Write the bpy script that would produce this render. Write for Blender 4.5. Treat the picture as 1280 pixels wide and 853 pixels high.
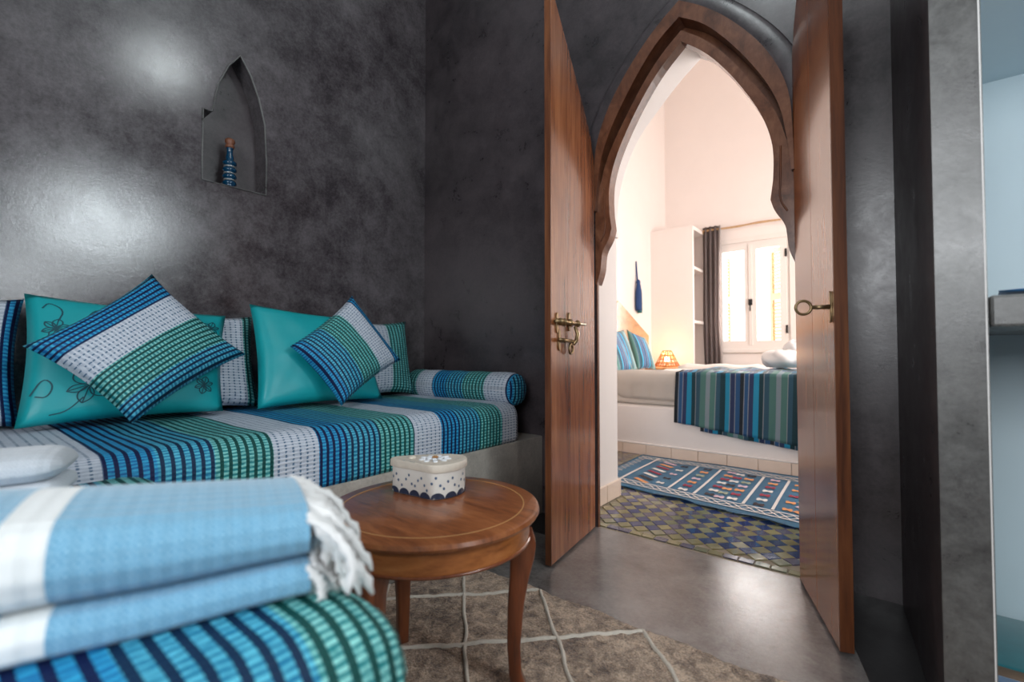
import bpy, bmesh, math, random
from mathutils import Vector, Matrix, noise
random.seed(7)
sc = bpy.context.scene
for o in list(bpy.data.objects): bpy.data.objects.remove(o)
col = sc.collection

# ------------------------------------------------------------------ camera, world, lights, exposure
YAW, PITCH, CAMH, FPX = math.radians(38.4), math.radians(1.5), 0.85, 585.0
Fv = Vector((-math.sin(YAW)*math.cos(PITCH), math.cos(YAW)*math.cos(PITCH), math.sin(PITCH)))
Rv = Vector((math.cos(YAW), math.sin(YAW), 0)); Uv = Rv.cross(Fv)
cd = bpy.data.cameras.new('camera'); cam = bpy.data.objects.new('camera', cd); col.objects.link(cam)
cam.matrix_world = Matrix(((Rv.x, Uv.x, -Fv.x, 0), (Rv.y, Uv.y, -Fv.y, 0), (Rv.z, Uv.z, -Fv.z, CAMH), (0, 0, 0, 1)))
cd.sensor_width = 36; cd.lens = 36*FPX/1280; cd.clip_start = 0.02
cd.dof.use_dof = True; cd.dof.focus_distance = 1.9; cd.dof.aperture_fstop = 2.1
sc.camera = cam
sc.view_settings.view_transform = 'Standard'; sc.view_settings.look = 'None'
sc.view_settings.gamma = 1; sc.view_settings.use_curve_mapping = False
sc.view_settings.exposure = 0.0
try: sc.cycles.use_denoising = True
except Exception: pass
sc.cycles.max_bounces = 8; sc.cycles.diffuse_bounces = 5; sc.cycles.sample_clamp_indirect = 6

w = bpy.data.worlds.new('sky'); sc.world = w; w.use_nodes = True
bg = w.node_tree.nodes['Background']; bg.inputs[0].default_value = (0.93, 0.96, 1, 1); bg.inputs[1].default_value = 2.2

def area(name, loc, direction, sx, sy, power, color):
    l = bpy.data.lights.new(name, 'AREA'); l.shape = 'RECTANGLE'; l.size = sx; l.size_y = sy
    l.energy = power; l.color = color
    o = bpy.data.objects.new(name, l); col.objects.link(o); o.location = loc
    o.rotation_euler = Vector(direction).to_track_quat('-Z', 'Y').to_euler()
    return o
# daylight entering the sitting room through its two side windows ; unseen rear window added for soft fill
area('daylight_side_window', (1.62, 1.08, 2.2), (-1, 0, -0.12), 0.5, 0.5, 27, (0.86, 0.96, 1))
area('daylight_low_side_window', (1.62, 0.42, 1.52), (-1, 0, -0.05), 0.5, 0.5, 12, (0.88, 0.96, 1))
area('rear_window_fill', (0.1, -1.62, 1.75), (-0.25, 1, -0.15), 1.3, 1.2, 42, (0.93, 0.97, 1))
# daylight entering the bedroom through the window in view; unseen light on the right is added to brighten it
area('daylight_bedroom_window', (-1.25, 6.75, 1.8), (0.05, -1, -0.12), 1.7, 2.2, 235, (1, 0.95, 0.92))
area('bedroom_side_fill', (1.32, 4.3, 1.9), (-1, 0, -0.1), 1.4, 1.5, 92, (1, 0.92, 0.87))

# round ceiling lamp over the seating
cl_ = bpy.data.lights.new('ceiling_lamp', 'POINT'); cl_.shadow_soft_size = 0.11; cl_.energy = 15; cl_.color = (0.9, 0.98, 1)
clo = bpy.data.objects.new('ceiling_lamp', cl_); col.objects.link(clo); clo.location = (-0.42, 1.12, 3.08)

# ------------------------------------------------------------------ node helpers
class NT:
    def __init__(s, name):
        s.m = bpy.data.materials.new(name); s.m.use_nodes = True; s.t = s.m.node_tree
        s.b = s.t.nodes['Principled BSDF']
    def n(s, typ, **kw):
        x = s.t.nodes.new(typ)
        for k, v in kw.items(): setattr(x, k, v)
        return x
    def link(s, a, b): s.t.links.new(a, b)
    def _in(s, sock, v):
        if v is None: return
        if hasattr(v, 'is_linked') or hasattr(v, 'links'): s.link(v, sock)
        else:
            try: sock.default_value = v
            except Exception: sock.default_value = tuple(v) + (1,)
    def math(s, op, a, b=None, c=None):
        x = s.n('ShaderNodeMath', operation=op)
        s._in(x.inputs[0], a); s._in(x.inputs[1], b); s._in(x.inputs[2], c)
        return x.outputs[0]
    def mix(s, fac, a, b, mode='MIX'):
        x = s.n('ShaderNodeMix', data_type='RGBA', blend_type=mode)
        s._in(x.inputs['Factor'], fac); s._in(x.inputs[6], a); s._in(x.inputs[7], b)
        return x.outputs[2]
    def noise(s, vec, scale, detail=4, rough=0.6, dist=0):
        x = s.n('ShaderNodeTexNoise'); s._in(x.inputs['Vector'], vec)
        x.inputs['Scale'].default_value = scale; x.inputs['Detail'].default_value = detail
        x.inputs['Roughness'].default_value = rough; x.inputs['Distortion'].default_value = dist
        return x.outputs['Fac']
    def ramp(s, fac, stops, interp='LINEAR'):
        x = s.n('ShaderNodeValToRGB'); r = x.color_ramp; r.interpolation = interp
        while len(r.elements) < len(stops): r.elements.new(0.5)
        for e, (p, c) in zip(r.elements, stops):
            e.position = p; e.color = (tuple(c) + (1,)) if len(c) == 3 else c
        s._in(x.inputs[0], fac); return x.outputs[0]
    def pos(s): return s.n('ShaderNodeNewGeometry').outputs['Position']
    def uv(s):
        u = s.n('ShaderNodeUVMap').outputs[0]; x = s.n('ShaderNodeSeparateXYZ'); s.link(u, x.inputs[0])
        return x.outputs[0], x.outputs[1]
    def mapping(s, vec, scale):
        x = s.n('ShaderNodeMapping'); s.link(vec, x.inputs[0]); x.inputs['Scale'].default_value = scale
        return x.outputs[0]
    def bump(s, h, strength=0.2, dist=0.01):
        x = s.n('ShaderNodeBump'); x.inputs['Strength'].default_value = strength; x.inputs['Distance'].default_value = dist
        s.link(h, x.inputs['Height']); s.link(x.outputs[0], s.b.inputs['Normal'])
    def set(s, color=None, rough=None, metal=None, coat=None, sheen=None, spec=None):
        s._in(s.b.inputs['Base Color'], color); s._in(s.b.inputs['Roughness'], rough)
        s._in(s.b.inputs['Metallic'], metal); s._in(s.b.inputs['Coat Weight'], coat)
        s._in(s.b.inputs['Sheen Weight'], sheen); s._in(s.b.inputs['Specular IOR Level'], spec)
        return s.m

def plain(name, c, rough=0.5, metal=0.0, var=0.12, nscale=30, bump=0.0, coat=0.0, sheen=0.0):
    t = NT(name); p = t.pos(); nz = t.noise(p, nscale)
    dark = tuple(x*(1-var) for x in c); lite = tuple(min(1, x*(1+var)) for x in c)
    t.set(t.mix(nz, dark, lite), rough, metal, coat, sheen)
    if bump: t.bump(nz, bump, 0.004)
    return t.m

def tadelakt(name, dark, lite, r0, r1, bump=0.25):
    t = NT(name); p = t.pos()
    big = t.noise(p, 1.7, 6, 0.62, 0.6); mid = t.noise(p, 8.5, 9, 0.74, 0.25); fine = t.noise(p, 70, 6, 0.75)
    f = t.math('ADD', t.math('MULTIPLY', big, 0.36), t.math('MULTIPLY', mid, 0.40)); f = t.math('ADD', f, t.math('MULTIPLY', fine, 0.24))
    c = t.ramp(f, [(0.41, dark), (0.60, lite)])
    rr = t.n('ShaderNodeMapRange'); t.link(mid, rr.inputs[0]); rr.inputs[1].default_value = 0.3; rr.inputs[2].default_value = 0.7
    rr.inputs[3].default_value = r0; rr.inputs[4].default_value = r1
    t.set(c, rr.outputs[0], spec=0.75)
    t.bump(t.math('ADD', t.math('MULTIPLY', mid, 0.35), t.math('MULTIPLY', fine, 0.45)), bump, 0.006)
    return t.m

def wood(name, c1, c2, c3, rough=0.28, coat=0.35, stretch=(14, 14, 0.9), bump=0.08):
    t = NT(name); p = t.pos(); v = t.mapping(p, stretch)
    a = t.noise(v, 1.6, 5, 0.65, 0.8); b = t.noise(v, 7, 3, 0.6, 0.3); d = t.noise(p, 1.8, 3, 0.5)
    f = t.math('ADD', t.math('MULTIPLY', a, 0.6), t.math('ADD', t.math('MULTIPLY', b, 0.22), t.math('MULTIPLY', d, 0.2)))
    t.set(t.ramp(f, [(0.33, c1), (0.5, c2), (0.68, c3)]), rough, coat=coat)
    t.b.inputs['Coat Roughness'].default_value = 0.14
    t.bump(b, bump, 0.002)
    return t.m

def striped(name, bright=1.0, dash=0.75, dashscale=(0.0225, 0.0066)):
    """woven seersucker: bands of white, blue and green with dark warp lines; UVs are in metres"""
    t = NT(name); u, v = t.uv()
    un = t.math('FRACT', t.math('DIVIDE', t.math('SUBTRACT', u, 0.13), 0.535))
    k = lambda c: tuple(x*bright for x in c)
    base = t.ramp(un, [(0, k((0.44, 0.49, 0.58))), (0.262, k((0.003, 0.13, 0.36))), (0.46, k((0.003, 0.17, 0.33))), (0.70, k((0.006, 0.20, 0.22))), (0.995, k((0.3, 0.42, 0.46)))], 'CONSTANT')
    lite = t.ramp(un, [(0, k((0.70, 0.73, 0.80))), (0.262, k((0.05, 0.50, 0.78))), (0.46, k((0.15, 0.64, 0.80))), (0.70, k((0.34, 0.78, 0.73))), (0.995, k((0.68, 0.71, 0.77)))], 'CONSTANT')
    line = t.ramp(un, [(0, k((0.10, 0.17, 0.27))), (0.262, k((0.002, 0.009, 0.06))), (0.46, k((0.002, 0.022, 0.065))), (0.70, k((0.001, 0.06, 0.055))), (0.995, k((0.16, 0.23, 0.33)))], 'CONSTANT')
    lf = t.math('FRACT', t.math('DIVIDE', u, dashscale[0]))
    isw = t.math('LESS_THAN', un, 0.262)
    lw = t.math('SUBTRACT', 0.42, t.math('MULTIPLY', isw, 0.14))
    isline = t.math('LESS_THAN', lf, lw)
    cx = t.n('ShaderNodeCombineXYZ'); t.link(t.math('DIVIDE', u, dashscale[0]), cx.inputs[0]); t.link(t.math('DIVIDE', v, dashscale[1]), cx.inputs[1])
    nz = t.noise(cx.outputs[0], 1.05, 3, 0.65)
    wv = t.math('SINE', t.math('MULTIPLY', v, 6.283/dashscale[1]*0.5))
    d = t.math('ADD', t.math('MULTIPLY', wv, 0.16), nz)
    dm = t.n('ShaderNodeMapRange'); t.link(d, dm.inputs[0]); dm.inputs[1].default_value = 0.36; dm.inputs[2].default_value = 0.68
    body = t.mix(t.math('MULTIPLY', dm.outputs[0], dash), base, lite)
    wbreak = t.math('MULTIPLY', isw, t.math('GREATER_THAN', d, 0.52))          # white bands: the grey warp is broken into dashes
    m = t.math('MULTIPLY', isline, t.math('SUBTRACT', 1.0, wbreak))
    c = t.mix(m, body, line)
    t.set(c, 0.6, spec=0.35)
    t.bump(t.math('ADD', t.math('MULTIPLY', isline, -0.6), dm.outputs[0]), 0.5, 0.0025)
    return t.m

M = {}
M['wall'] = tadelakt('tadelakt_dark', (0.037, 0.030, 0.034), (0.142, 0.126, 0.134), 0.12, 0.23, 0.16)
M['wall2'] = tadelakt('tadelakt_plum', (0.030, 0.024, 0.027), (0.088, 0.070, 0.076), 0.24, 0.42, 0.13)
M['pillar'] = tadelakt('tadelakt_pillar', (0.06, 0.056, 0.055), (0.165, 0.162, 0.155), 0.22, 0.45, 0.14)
M['bench'] = tadelakt('tadelakt_bench', (0.28, 0.25, 0.22), (0.50, 0.46, 0.41), 0.3, 0.55, 0.12)
M['floor'] = tadelakt('tadelakt_floor', (0.095, 0.084, 0.080), (0.25, 0.228, 0.218), 0.09, 0.22, 0.17)
M['plaster'] = plain('white_plaster', (0.80, 0.765, 0.745), 0.6, var=0.03, nscale=6, bump=0.06)
M['bedwall'] = plain('bedroom_plaster', (0.84, 0.765, 0.725), 0.65, var=0.03, nscale=4, bump=0.05)
M['nook'] = plain('nook_plaster', (0.60, 0.72, 0.77), 0.55, var=0.04, nscale=5, bump=0.06)
M['ceil'] = plain('ceiling_plaster', (0.55, 0.57, 0.57), 0.7, var=0.04, nscale=5)
M['door'] = wood('varnished_door_wood', (0.09, 0.022, 0.007), (0.27, 0.082, 0.026), (0.47, 0.18, 0.07), 0.27, 0.6)
M['dooredge'] = wood('door_edge_wood', (0.035, 0.009, 0.003), (0.125, 0.036, 0.011), (0.23, 0.080, 0.026), 0.4, 0.2)
M['frame'] = wood('walnut_frame_wood', (0.05, 0.017, 0.009), (0.15, 0.056, 0.028), (0.25, 0.11, 0.060), 0.28, 0.5, (8, 8, 5))
M['table'] = wood('mahogany_table_top', (0.085, 0.022, 0.008), (0.27, 0.085, 0.029), (0.43, 0.16, 0.058), 0.3, 0.3, (3, 16, 8))
M['apron'] = wood('table_apron_wood', (0.17, 0.046, 0.011), (0.42, 0.14, 0.038), (0.55, 0.22, 0.07), 0.3, 0.4, (4, 4, 14))
M['leg'] = wood('table_leg_wood', (0.07, 0.017, 0.007), (0.20, 0.054, 0.020), (0.30, 0.096, 0.036), 0.28, 0.45)
M['inlay'] = plain('table_inlay', (0.50, 0.26, 0.10), 0.35)
M['brass'] = plain('aged_brass', (0.30, 0.21, 0.11), 0.32, 0.9, var=0.5, nscale=60)
M['stripe'] = striped('striped_seersucker')
M['stripe2'] = striped('striped_seersucker_near', 1.05, 0.85)
M['teal'] = plain('teal_satin', (0.006, 0.35, 0.385), 0.42, var=0.14, nscale=7, bump=0.05)
M['tealink'] = plain('teal_embroidery', (0.004, 0.075, 0.10), 0.6)
M['white'] = plain('white_cotton', (0.80, 0.79, 0.78), 0.85, var=0.05, nscale=40, bump=0.1, sheen=0.2)
M['linen'] = plain('bed_linen', (0.86, 0.81, 0.755), 0.85, var=0.03, nscale=12, bump=0.05, sheen=0.2)
M['cream'] = plain('skirting_tile_cream', (0.78, 0.65, 0.55), 0.35, var=0.08, nscale=9)
M['grout'] = plain('grout', (0.27, 0.24, 0.18), 0.7, var=0.2)
M['iron'] = plain('dark_iron', (0.03, 0.028, 0.028), 0.45, 0.6)
M['curtain'] = plain('plum_grey_curtain', (0.27, 0.215, 0.205), 0.55, var=0.15, nscale=15, sheen=0.1)
M['curtain_edge'] = plain('curtain_silver_edge', (0.55, 0.50, 0.48), 0.6)
M['rod'] = plain('raw_branch_wood', (0.50, 0.31, 0.16), 0.6, var=0.3, nscale=40)
M['winframe'] = plain('window_paint', (0.80, 0.735, 0.69), 0.4, var=0.02)
M['shutter'] = plain('shutter_wood', (0.42, 0.20, 0.075), 0.6, var=0.15, nscale=20)
M['headboard'] = wood('headboard_wood', (0.36, 0.17, 0.07), (0.55, 0.29, 0.13), (0.66, 0.38, 0.19), 0.35, 0.3, (5, 3, 10))
M['wicker'] = plain('lamp_wicker', (0.42, 0.17, 0.05), 0.5, var=0.4, nscale=70)
M['navy'] = plain('navy_thread', (0.012, 0.05, 0.17), 0.7)
M['greenthread'] = plain('green_thread', (0.02, 0.16, 0.17), 0.7)
M['cushion_teal'] = plain('teal_velvet', (0.008, 0.17, 0.20), 0.6, var=0.3, nscale=14, sheen=0.4)
M['cushion_blue'] = plain('blue_velvet', (0.008, 0.11, 0.27), 0.6, var=0.2, nscale=14, sheen=0.4)
M['brown_braid'] = plain('brown_braid', (0.17, 0.11, 0.07), 0.7, var=0.3)

def glassmat():
    t = NT('window_glass'); out = t.t.nodes['Material Output']
    tr = t.n('ShaderNodeBsdfTransparent'); gl = t.n('ShaderNodeBsdfGlossy'); gl.inputs['Roughness'].default_value = 0.02
    mx = t.n('ShaderNodeMixShader'); mx.inputs[0].default_value = 0.06
    t.link(tr.outputs[0], mx.inputs[1]); t.link(gl.outputs[0], mx.inputs[2]); t.link(mx.outputs[0], out.inputs[0])
    return t.m
M['glass'] = glassmat()
def emit(name, c, s):
    t = NT(name); t.b.inputs['Emission Color'].default_value = tuple(c)+(1,); t.b.inputs['Emission Strength'].default_value = s
    t.set(c, 0.4); return t.m
M['bulb'] = emit('glowing_bulb', (1, 0.72, 0.40), 18)

# ------------------------------------------------------------------ mesh helpers (world coordinates)
def tag(o, label=None, cat=None, group=None, kind=None):
    if label: o['label'] = label
    if cat: o['category'] = cat
    if group: o['group'] = group
    if kind: o['kind'] = kind
    return o
def root(name, loc):
    o = bpy.data.objects.new(name, None); col.objects.link(o); o.location = loc; o.empty_display_size = 0.05
    return o
def wloc(o):
    v = Vector(o.location); p = o.parent
    while p: v = v + Vector(p.location); p = p.parent
    return v
def obj(name, bm, mat, parent=None, smooth=False, angle=None, normals=True):
    """links a bmesh built in world coordinates; origin at its base, local to its parent"""
    if normals: bmesh.ops.recalc_face_normals(bm, faces=bm.faces)
    lo = Vector((min(v.co.x for v in bm.verts), min(v.co.y for v in bm.verts), min(v.co.z for v in bm.verts)))
    hi = Vector((max(v.co.x for v in bm.verts), max(v.co.y for v in bm.verts), max(v.co.z for v in bm.verts)))
    org = Vector(((lo.x+hi.x)/2, (lo.y+hi.y)/2, lo.z))
    for v in bm.verts: v.co -= org
    me = bpy.data.meshes.new(name); bm.to_mesh(me); bm.free()
    if isinstance(mat, (list, tuple)):
        for m in mat: me.materials.append(m)
    else: me.materials.append(mat)
    if smooth:
        for p in me.polygons: p.use_smooth = True
        if angle: me.set_sharp_from_angle(angle=math.radians(angle))
    o = bpy.data.objects.new(name, me); col.objects.link(o)
    if parent: o.parent = parent; o.location = org - wloc(parent)
    else: o.location = org
    return o
def B(): return bmesh.new()
def box(bm, lo, hi):
    vs = [bm.verts.new((x, y, z)) for x in (lo[0], hi[0]) for y in (lo[1], hi[1]) for z in (lo[2], hi[2])]
    for f in ((0,1,3,2),(4,6,7,5),(0,4,5,1),(2,3,7,6),(0,2,6,4),(1,5,7,3)): bm.faces.new([vs[i] for i in f])
    return vs
def bbox(lo, hi, bev=0.0, seg=2):
    bm = B(); box(bm, lo, hi)
    if bev: bmesh.ops.bevel(bm, geom=bm.edges[:], offset=bev, segments=seg, profile=0.5, affect='EDGES')
    return bm
AX = {'x': lambda a, b, t: (t, a, b), 'y': lambda a, b, t: (a, t, b), 'z': lambda a, b, t: (a, b, t)}
def prism(bm, poly, axis, t0, t1, holes=()):
    """extrudes a 2-D polygon (with holes) along an axis"""
    f = AX[axis]; rings = []; edges = []
    for loop in [poly]+list(holes):
        vs = [bm.verts.new(f(a, b, t0)) for a, b in loop]
        es = [bm.edges.new((vs[i], vs[(i+1) % len(vs)])) for i in range(len(vs))]
        rings.append(vs); edges += es
    r = bmesh.ops.triangle_fill(bm, use_beauty=True, use_dissolve=False, edges=edges)
    faces = [g for g in r['geom'] if isinstance(g, bmesh.types.BMFace)]
    ex = bmesh.ops.extrude_face_region(bm, geom=faces)
    d = Vector(f(0, 0, t1-t0)) 
    d = Vector(f(0, 0, t1))-Vector(f(0, 0, t0))
    bmesh.ops.translate(bm, verts=[g for g in ex['geom'] if isinstance(g, bmesh.types.BMVert)], vec=d)
    # the original faces stay as the other cap
    return bm
def tube(bm, pts, rad, seg=8, cap=True, closed=False):
    pts = [Vector(p) for p in pts]; n = len(pts); rings = []
    if not hasattr(rad, '__len__'): rad = [rad]*n
    up = None
    for i, p in enumerate(pts):
        if closed: d = pts[(i+1) % n]-pts[i-1]
        else: d = pts[min(i+1, n-1)]-pts[max(i-1, 0)]
        d.normalize()
        if up is None: up = Vector((0, 0, 1)) if abs(d.z) < 0.9 else Vector((1, 0, 0))
        a = (up - d*up.dot(d)).normalized(); b = d.cross(a); up = a
        rings.append([bm.verts.new(p + (a*math.cos(k*2*math.pi/seg)+b*math.sin(k*2*math.pi/seg))*rad[i]) for k in range(seg)])
    for i in range(n if closed else n-1):
        r0, r1 = rings[i], rings[(i+1) % n]
        for k in range(seg): bm.faces.new((r0[k], r0[(k+1) % seg], r1[(k+1) % seg], r1[k]))
    if cap and not closed: bm.faces.new(rings[0][::-1]); bm.faces.new(rings[-1])
    return bm
def lathe(bm, prof, c, seg=32, axis=(0, 0, 1)):
    q = Vector((0, 0, 1)).rotation_difference(Vector(axis)); rings = []
    for r, z in prof:
        if r < 1e-6: rings.append([bm.verts.new(Vector(c)+q @ Vector((0, 0, z)))])
        else: rings.append([bm.verts.new(Vector(c)+q @ Vector((r*math.cos(k*2*math.pi/seg), r*math.sin(k*2*math.pi/seg), z))) for k in range(seg)])
    for a, b in zip(rings, rings[1:]):
        for k in range(seg):
            k2 = (k+1) % seg
            if len(a) == 1 and len(b) == 1: continue
            if len(a) == 1: bm.faces.new((a[0], b[k], b[k2]))
            elif len(b) == 1: bm.faces.new((a[k], a[k2], b[0]))
            else: bm.faces.new((a[k], a[k2], b[k2], b[k]))
    return bm
def setuv(bm, fn):
    uv = bm.loops.layers.uv.verify()
    for f in bm.faces:
        for l in f.loops: l[uv].uv = fn(l.vert.co, f)
    return bm
def interp(pts, x):
    for (a, b), (c, d) in zip(pts, pts[1:]):
        if x <= c: return b+(d-b)*(x-a)/(c-a) if c > a else d
    return pts[-1][1]
def chaikin(pts, n=2, keep=True):
    for _ in range(n):
        q = [pts[0]]
        for a, b in zip(pts, pts[1:]):
            q.append(tuple(a[i]*0.75+b[i]*0.25 for i in range(len(a)))); q.append(tuple(a[i]*0.25+b[i]*0.75 for i in range(len(a))))
        q.append(pts[-1]); pts = q
    return pts

# ------------------------------------------------------------------ the setting
XL, YB, ZC = -2.385, 2.07, 3.45
S = lambda o: tag(o, kind='structure')
S(obj('floor', bbox((XL-0.2, -1.7, -0.06), (1.7, 2.075, 0)), M['floor']))
M['border_and_shade'] = tadelakt('tadelakt_black_border_and_shade', (0.010, 0.009, 0.010), (0.028, 0.026, 0.027), 0.3, 0.5, 0.1)  # black for the left border strip and for shade painted onto the floor
S(obj('trim_2', bbox((-1.43, 1.83, 0), (-1.16, 2.069, 0.002)), M['border_and_shade'])); S(obj('shade_slab', prism(B(), [(-0.19, 2.069), (-0.07, 1.66), (-0.02, 1.45), (0.0885, 1.45), (0.0385, 2.069)], 'z', 0, 0.002), M['border_and_shade']))  # right-hand slab: shade behind the door leaf, laid in as black floor
S(obj('ceiling', bbox((XL-0.2, -1.7, ZC), (1.7, 2.12, ZC+0.08)), M['ceil']))

# left wall with the pointed niche
nz0 = [(0.766, 1.632), (1.045, 1.632), (1.045, 1.80), (1.035, 1.98), (1.005, 2.10), (0.965, 2.20), (0.918, 2.272), (0.868, 2.20), (0.825, 2.09), (0.803, 1.955), (0.766, 1.955)]
bm = B(); prism(bm, [(-1.7, 0), (YB+0.02, 0), (YB+0.02, ZC), (-1.7, ZC)], 'x', XL, XL-0.11, [nz0])
wl = S(obj('wall_left', bm, M['wall']))
bm = B(); prism(bm, [(0.70, 1.56), (1.11, 1.56), (1.11, 2.34), (0.70, 2.34)], 'x', XL-0.11, XL-0.17)
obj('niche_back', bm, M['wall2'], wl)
# worn plaster lip along the niche opening
bm = B(); tube(bm, [(XL+0.001, a, b) for a, b in nz0], 0.0045, 6, closed=True)
obj('niche_lip', bm, M['pillar'], wl, True)

# back wall with the pointed doorway
CX = -0.68
outer = [(0, 2.405), (0.10, 2.335), (0.20, 2.238), (0.30, 2.112), (0.37, 1.99), (0.415, 1.86), (0.425, 1.72), (0.427, 1.55)]
groove = [(0, 2.331), (0.10, 2.262), (0.19, 2.155), (0.28, 2.022), (0.345, 1.905), (0.385, 1.80), (0.405, 1.68), (0.418, 1.55)]
outer_s = chaikin(outer); groove_s = chaikin(groove)
hole = [(CX+0.425, 0)] + [(CX+x, z) for x, z in outer_s[::-1]] + [(CX-x, z) for x, z in outer_s[1:]] + [(CX-0.425, 0)]
bm = B()
prism(bm, [(XL-0.12, 0), (CX-0.425, 0)] + hole[::-1][1:-1] + [(CX+0.425, 0), (0.12, 0), (0.12, ZC), (XL-0.12, ZC)], 'y', YB, YB+0.025)
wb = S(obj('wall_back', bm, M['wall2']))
# raised plaster rim following the arch
def band(po, pi, y0, y1, cut=None):
    bm = B()
    pts = [(CX-x, z) for x, z in po[::-1]] + [(CX+x, z) for x, z in po[1:]] + [(CX+x, z) for x, z in pi[::-1]] + [(CX-x, z) for x, z in pi[1:]]
    prism(bm, pts, 'y', y0, y1); return bm
rim = [(x*1.07, 2.405+(z-2.405)*1.01+0.03) for x, z in outer_s]
bm = B()
pr = [(CX-x, YB+0.008, z) for x, z in rim[::-1]] + [(CX+x, YB+0.008, z) for x, z in rim[1:]]
tube(bm, pr, 0.042, 12)
for v in bm.verts: v.co.y = YB+(v.co.y-YB-0.008)*0.22
o = obj('plaster_rim', bm, M['wall2'], wb, True)

# wooden door frame: outer moulding, recessed inner arch with scalloped ends, posts
fr = S(tag(root('trim_1', (CX, YB, 0)), 'carved dark walnut pointed arch frame around the bedroom doorway', None))
bm = band(outer_s, groove_s, YB-0.030, YB+0.075); obj('outer_moulding', bm, M['frame'], fr)
inner = [(0, 2.235), (0.10, 2.148), (0.19, 2.03), (0.265, 1.905), (0.318, 1.797), (0.348, 1.70), (0.356, 1.62), (0.352, 1.53), (0.342, 1.455), (0.356, 1.405), (0.392, 1.352), (0.398, 1.30), (0.402, 1.25), (0.425, 1.19)]
inner_s = chaikin(inner[:8], 2) + chaikin(inner[8:], 2)
backe = chaikin([(0, 2.285), (0.10, 2.205), (0.19, 2.095), (0.28, 1.955), (0.345, 1.845), (0.38, 1.76), (0.40, 1.68), (0.43, 1.60)]) + [(0.43, 1.5), (0.43, 1.19)]
obj('channel', band(groove_s, [(x*0.93, z-0.075) for x, z in groove_s], YB+0.055, YB+0.075), M['frame'], fr)
for s, nm in ((1, 'arch_half'), (-1, 'arch_half')):
    bm = B(); pts = [(CX+s*x, z) for x, z in inner_s] + [(CX+s*x, z) for x, z in backe[::-1]]
    prism(bm, pts, 'y', YB-0.004, YB+0.054); obj(nm, bm, M['frame'], fr)
    obj('post', bbox((CX+s*0.4245-0.003, YB+0.0, 0.0), (CX+s*0.4245+0.003, YB+0.016, 1.60)), M['frame'], fr)
    # carved fillet following the scallop
    bm = B(); tube(bm, [(CX+s*(x+0.028), YB-0.005, z) for x, z in chaikin([(0.352, 1.66), (0.350, 1.53), (0.345, 1.45), (0.372, 1.40)], 2)], 0.0035, 6)
    obj('fillet', bm, M['dooredge'], fr, True)

# thick white passage behind the frame, larger arch
PC, PW = -0.75, 0.505
rear = [(0, 2.452), (0.12, 2.362), (0.237, 2.247), (0.34, 2.138), (0.405, 2.034), (0.46, 1.905), (0.498, 1.73), (0.505, 1.55)]
rs = chaikin(rear); Y0, Y1 = YB+0.025, 2.60
bm = B()
prism(bm, [(-2.6, 0), (PC-PW, 0)] + [(PC-x, z) for x, z in rs[::-1]] + [(PC+x, z) for x, z in rs[1:]] + [(PC+PW, 0), (1.4, 0), (1.4, 4.75), (-2.6, 4.75)], 'y', Y0, Y1)
wp = S(obj('wall_passage', bm, M['plaster']))
def skirting(parent, x0, x1, y0, y1, z1, step, along):
    a, b = (x0, x1) if along == 'x' else (y0, y1); n = max(1, round((b-a)/step)); st = (b-a)/n
    for i in range(n):
        p, q = a+i*st+0.0012, a+(i+1)*st-0.0012
        lo, hi = ((p, y0, 0), (q, y1, z1)) if along == 'x' else ((x0, p, 0), (x1, q, z1))
        obj('skirting_tile', bbox(lo, hi, 0.003, 1), M['cream'], parent)
skirting(wp, PC-PW, PC-PW+0.016, Y0+0.01, Y1, 0.10, 0.16, 'y')
skirting(wp, PC-PW-0.34, PC-PW+0.016, Y1, Y1+0.016, 0.10, 0.17, 'x')
obj('impost_ledge', bbox((PC-PW-0.002, Y1-0.06, 1.545), (PC-PW+0.014, Y1+0.004, 1.575), 0.003), M['plaster'], wp)

# right pillar, recessed nook behind it, right-hand walls
PX0, PX1, PY = 0.093, 0.172, 1.40
bm = B(); prism(bm, [(0.037, YB+0.02), (PX0, PY), (PX1, PY), (PX1, YB+0.09), (0.037, YB+0.09)], 'z', 0, ZC)
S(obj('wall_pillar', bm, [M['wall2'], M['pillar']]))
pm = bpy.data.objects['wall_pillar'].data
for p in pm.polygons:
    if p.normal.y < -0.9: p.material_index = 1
NX, NZ = 1.05, 1.69
bm = B(); prism(bm, [(PX1, 0), (1.7, 0), (1.7, ZC), (PX1, ZC)], 'y', PY, PY+0.06, [[(PX1+0.004, 0.001), (NX, 0.001), (NX, NZ), (PX1+0.004, NZ)]])
S(obj('wall_right_return', bm, M['pillar']))
nk = S(obj('wall_nook', bbox((PX1, YB-0.03, 0), (NX+0.05, YB+0.02, NZ+0.05)), M['nook']))
obj('nook_side', bbox((PX1-0.0005, PY-0.001, 0), (PX1+0.0022, YB-0.03, NZ+0.05)), M['plaster'], nk)
obj('nook_side', bbox((NX, PY+0.06, 0), (NX+0.05, YB-0.03, NZ+0.05)), M['nook'], nk)
obj('nook_soffit', bbox((PX1+0.006, PY+0.06, NZ), (NX, YB-0.03, NZ+0.05)), M['nook'], nk)
bm = bbox((PX1+0.006, PY-0.006, 0.905), (NX, YB-0.03, 0.972), 0.006, 2); obj('nook_ledge', bm, M['pillar'], nk)
wr_holes = [[(0.83, 1.92), (1.33, 1.92), (1.33, 2.48), (0.83, 2.48)], [(0.17, 1.27), (0.67, 1.27), (0.67, 1.77), (0.17, 1.77)]]
bm = B(); prism(bm, [(-1.7, 0), (PY+0.06, 0), (PY+0.06, ZC), (-1.7, ZC)], 'x', 1.6, 1.66, wr_holes); S(obj('wall_right', bm, M['wall']))
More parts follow.
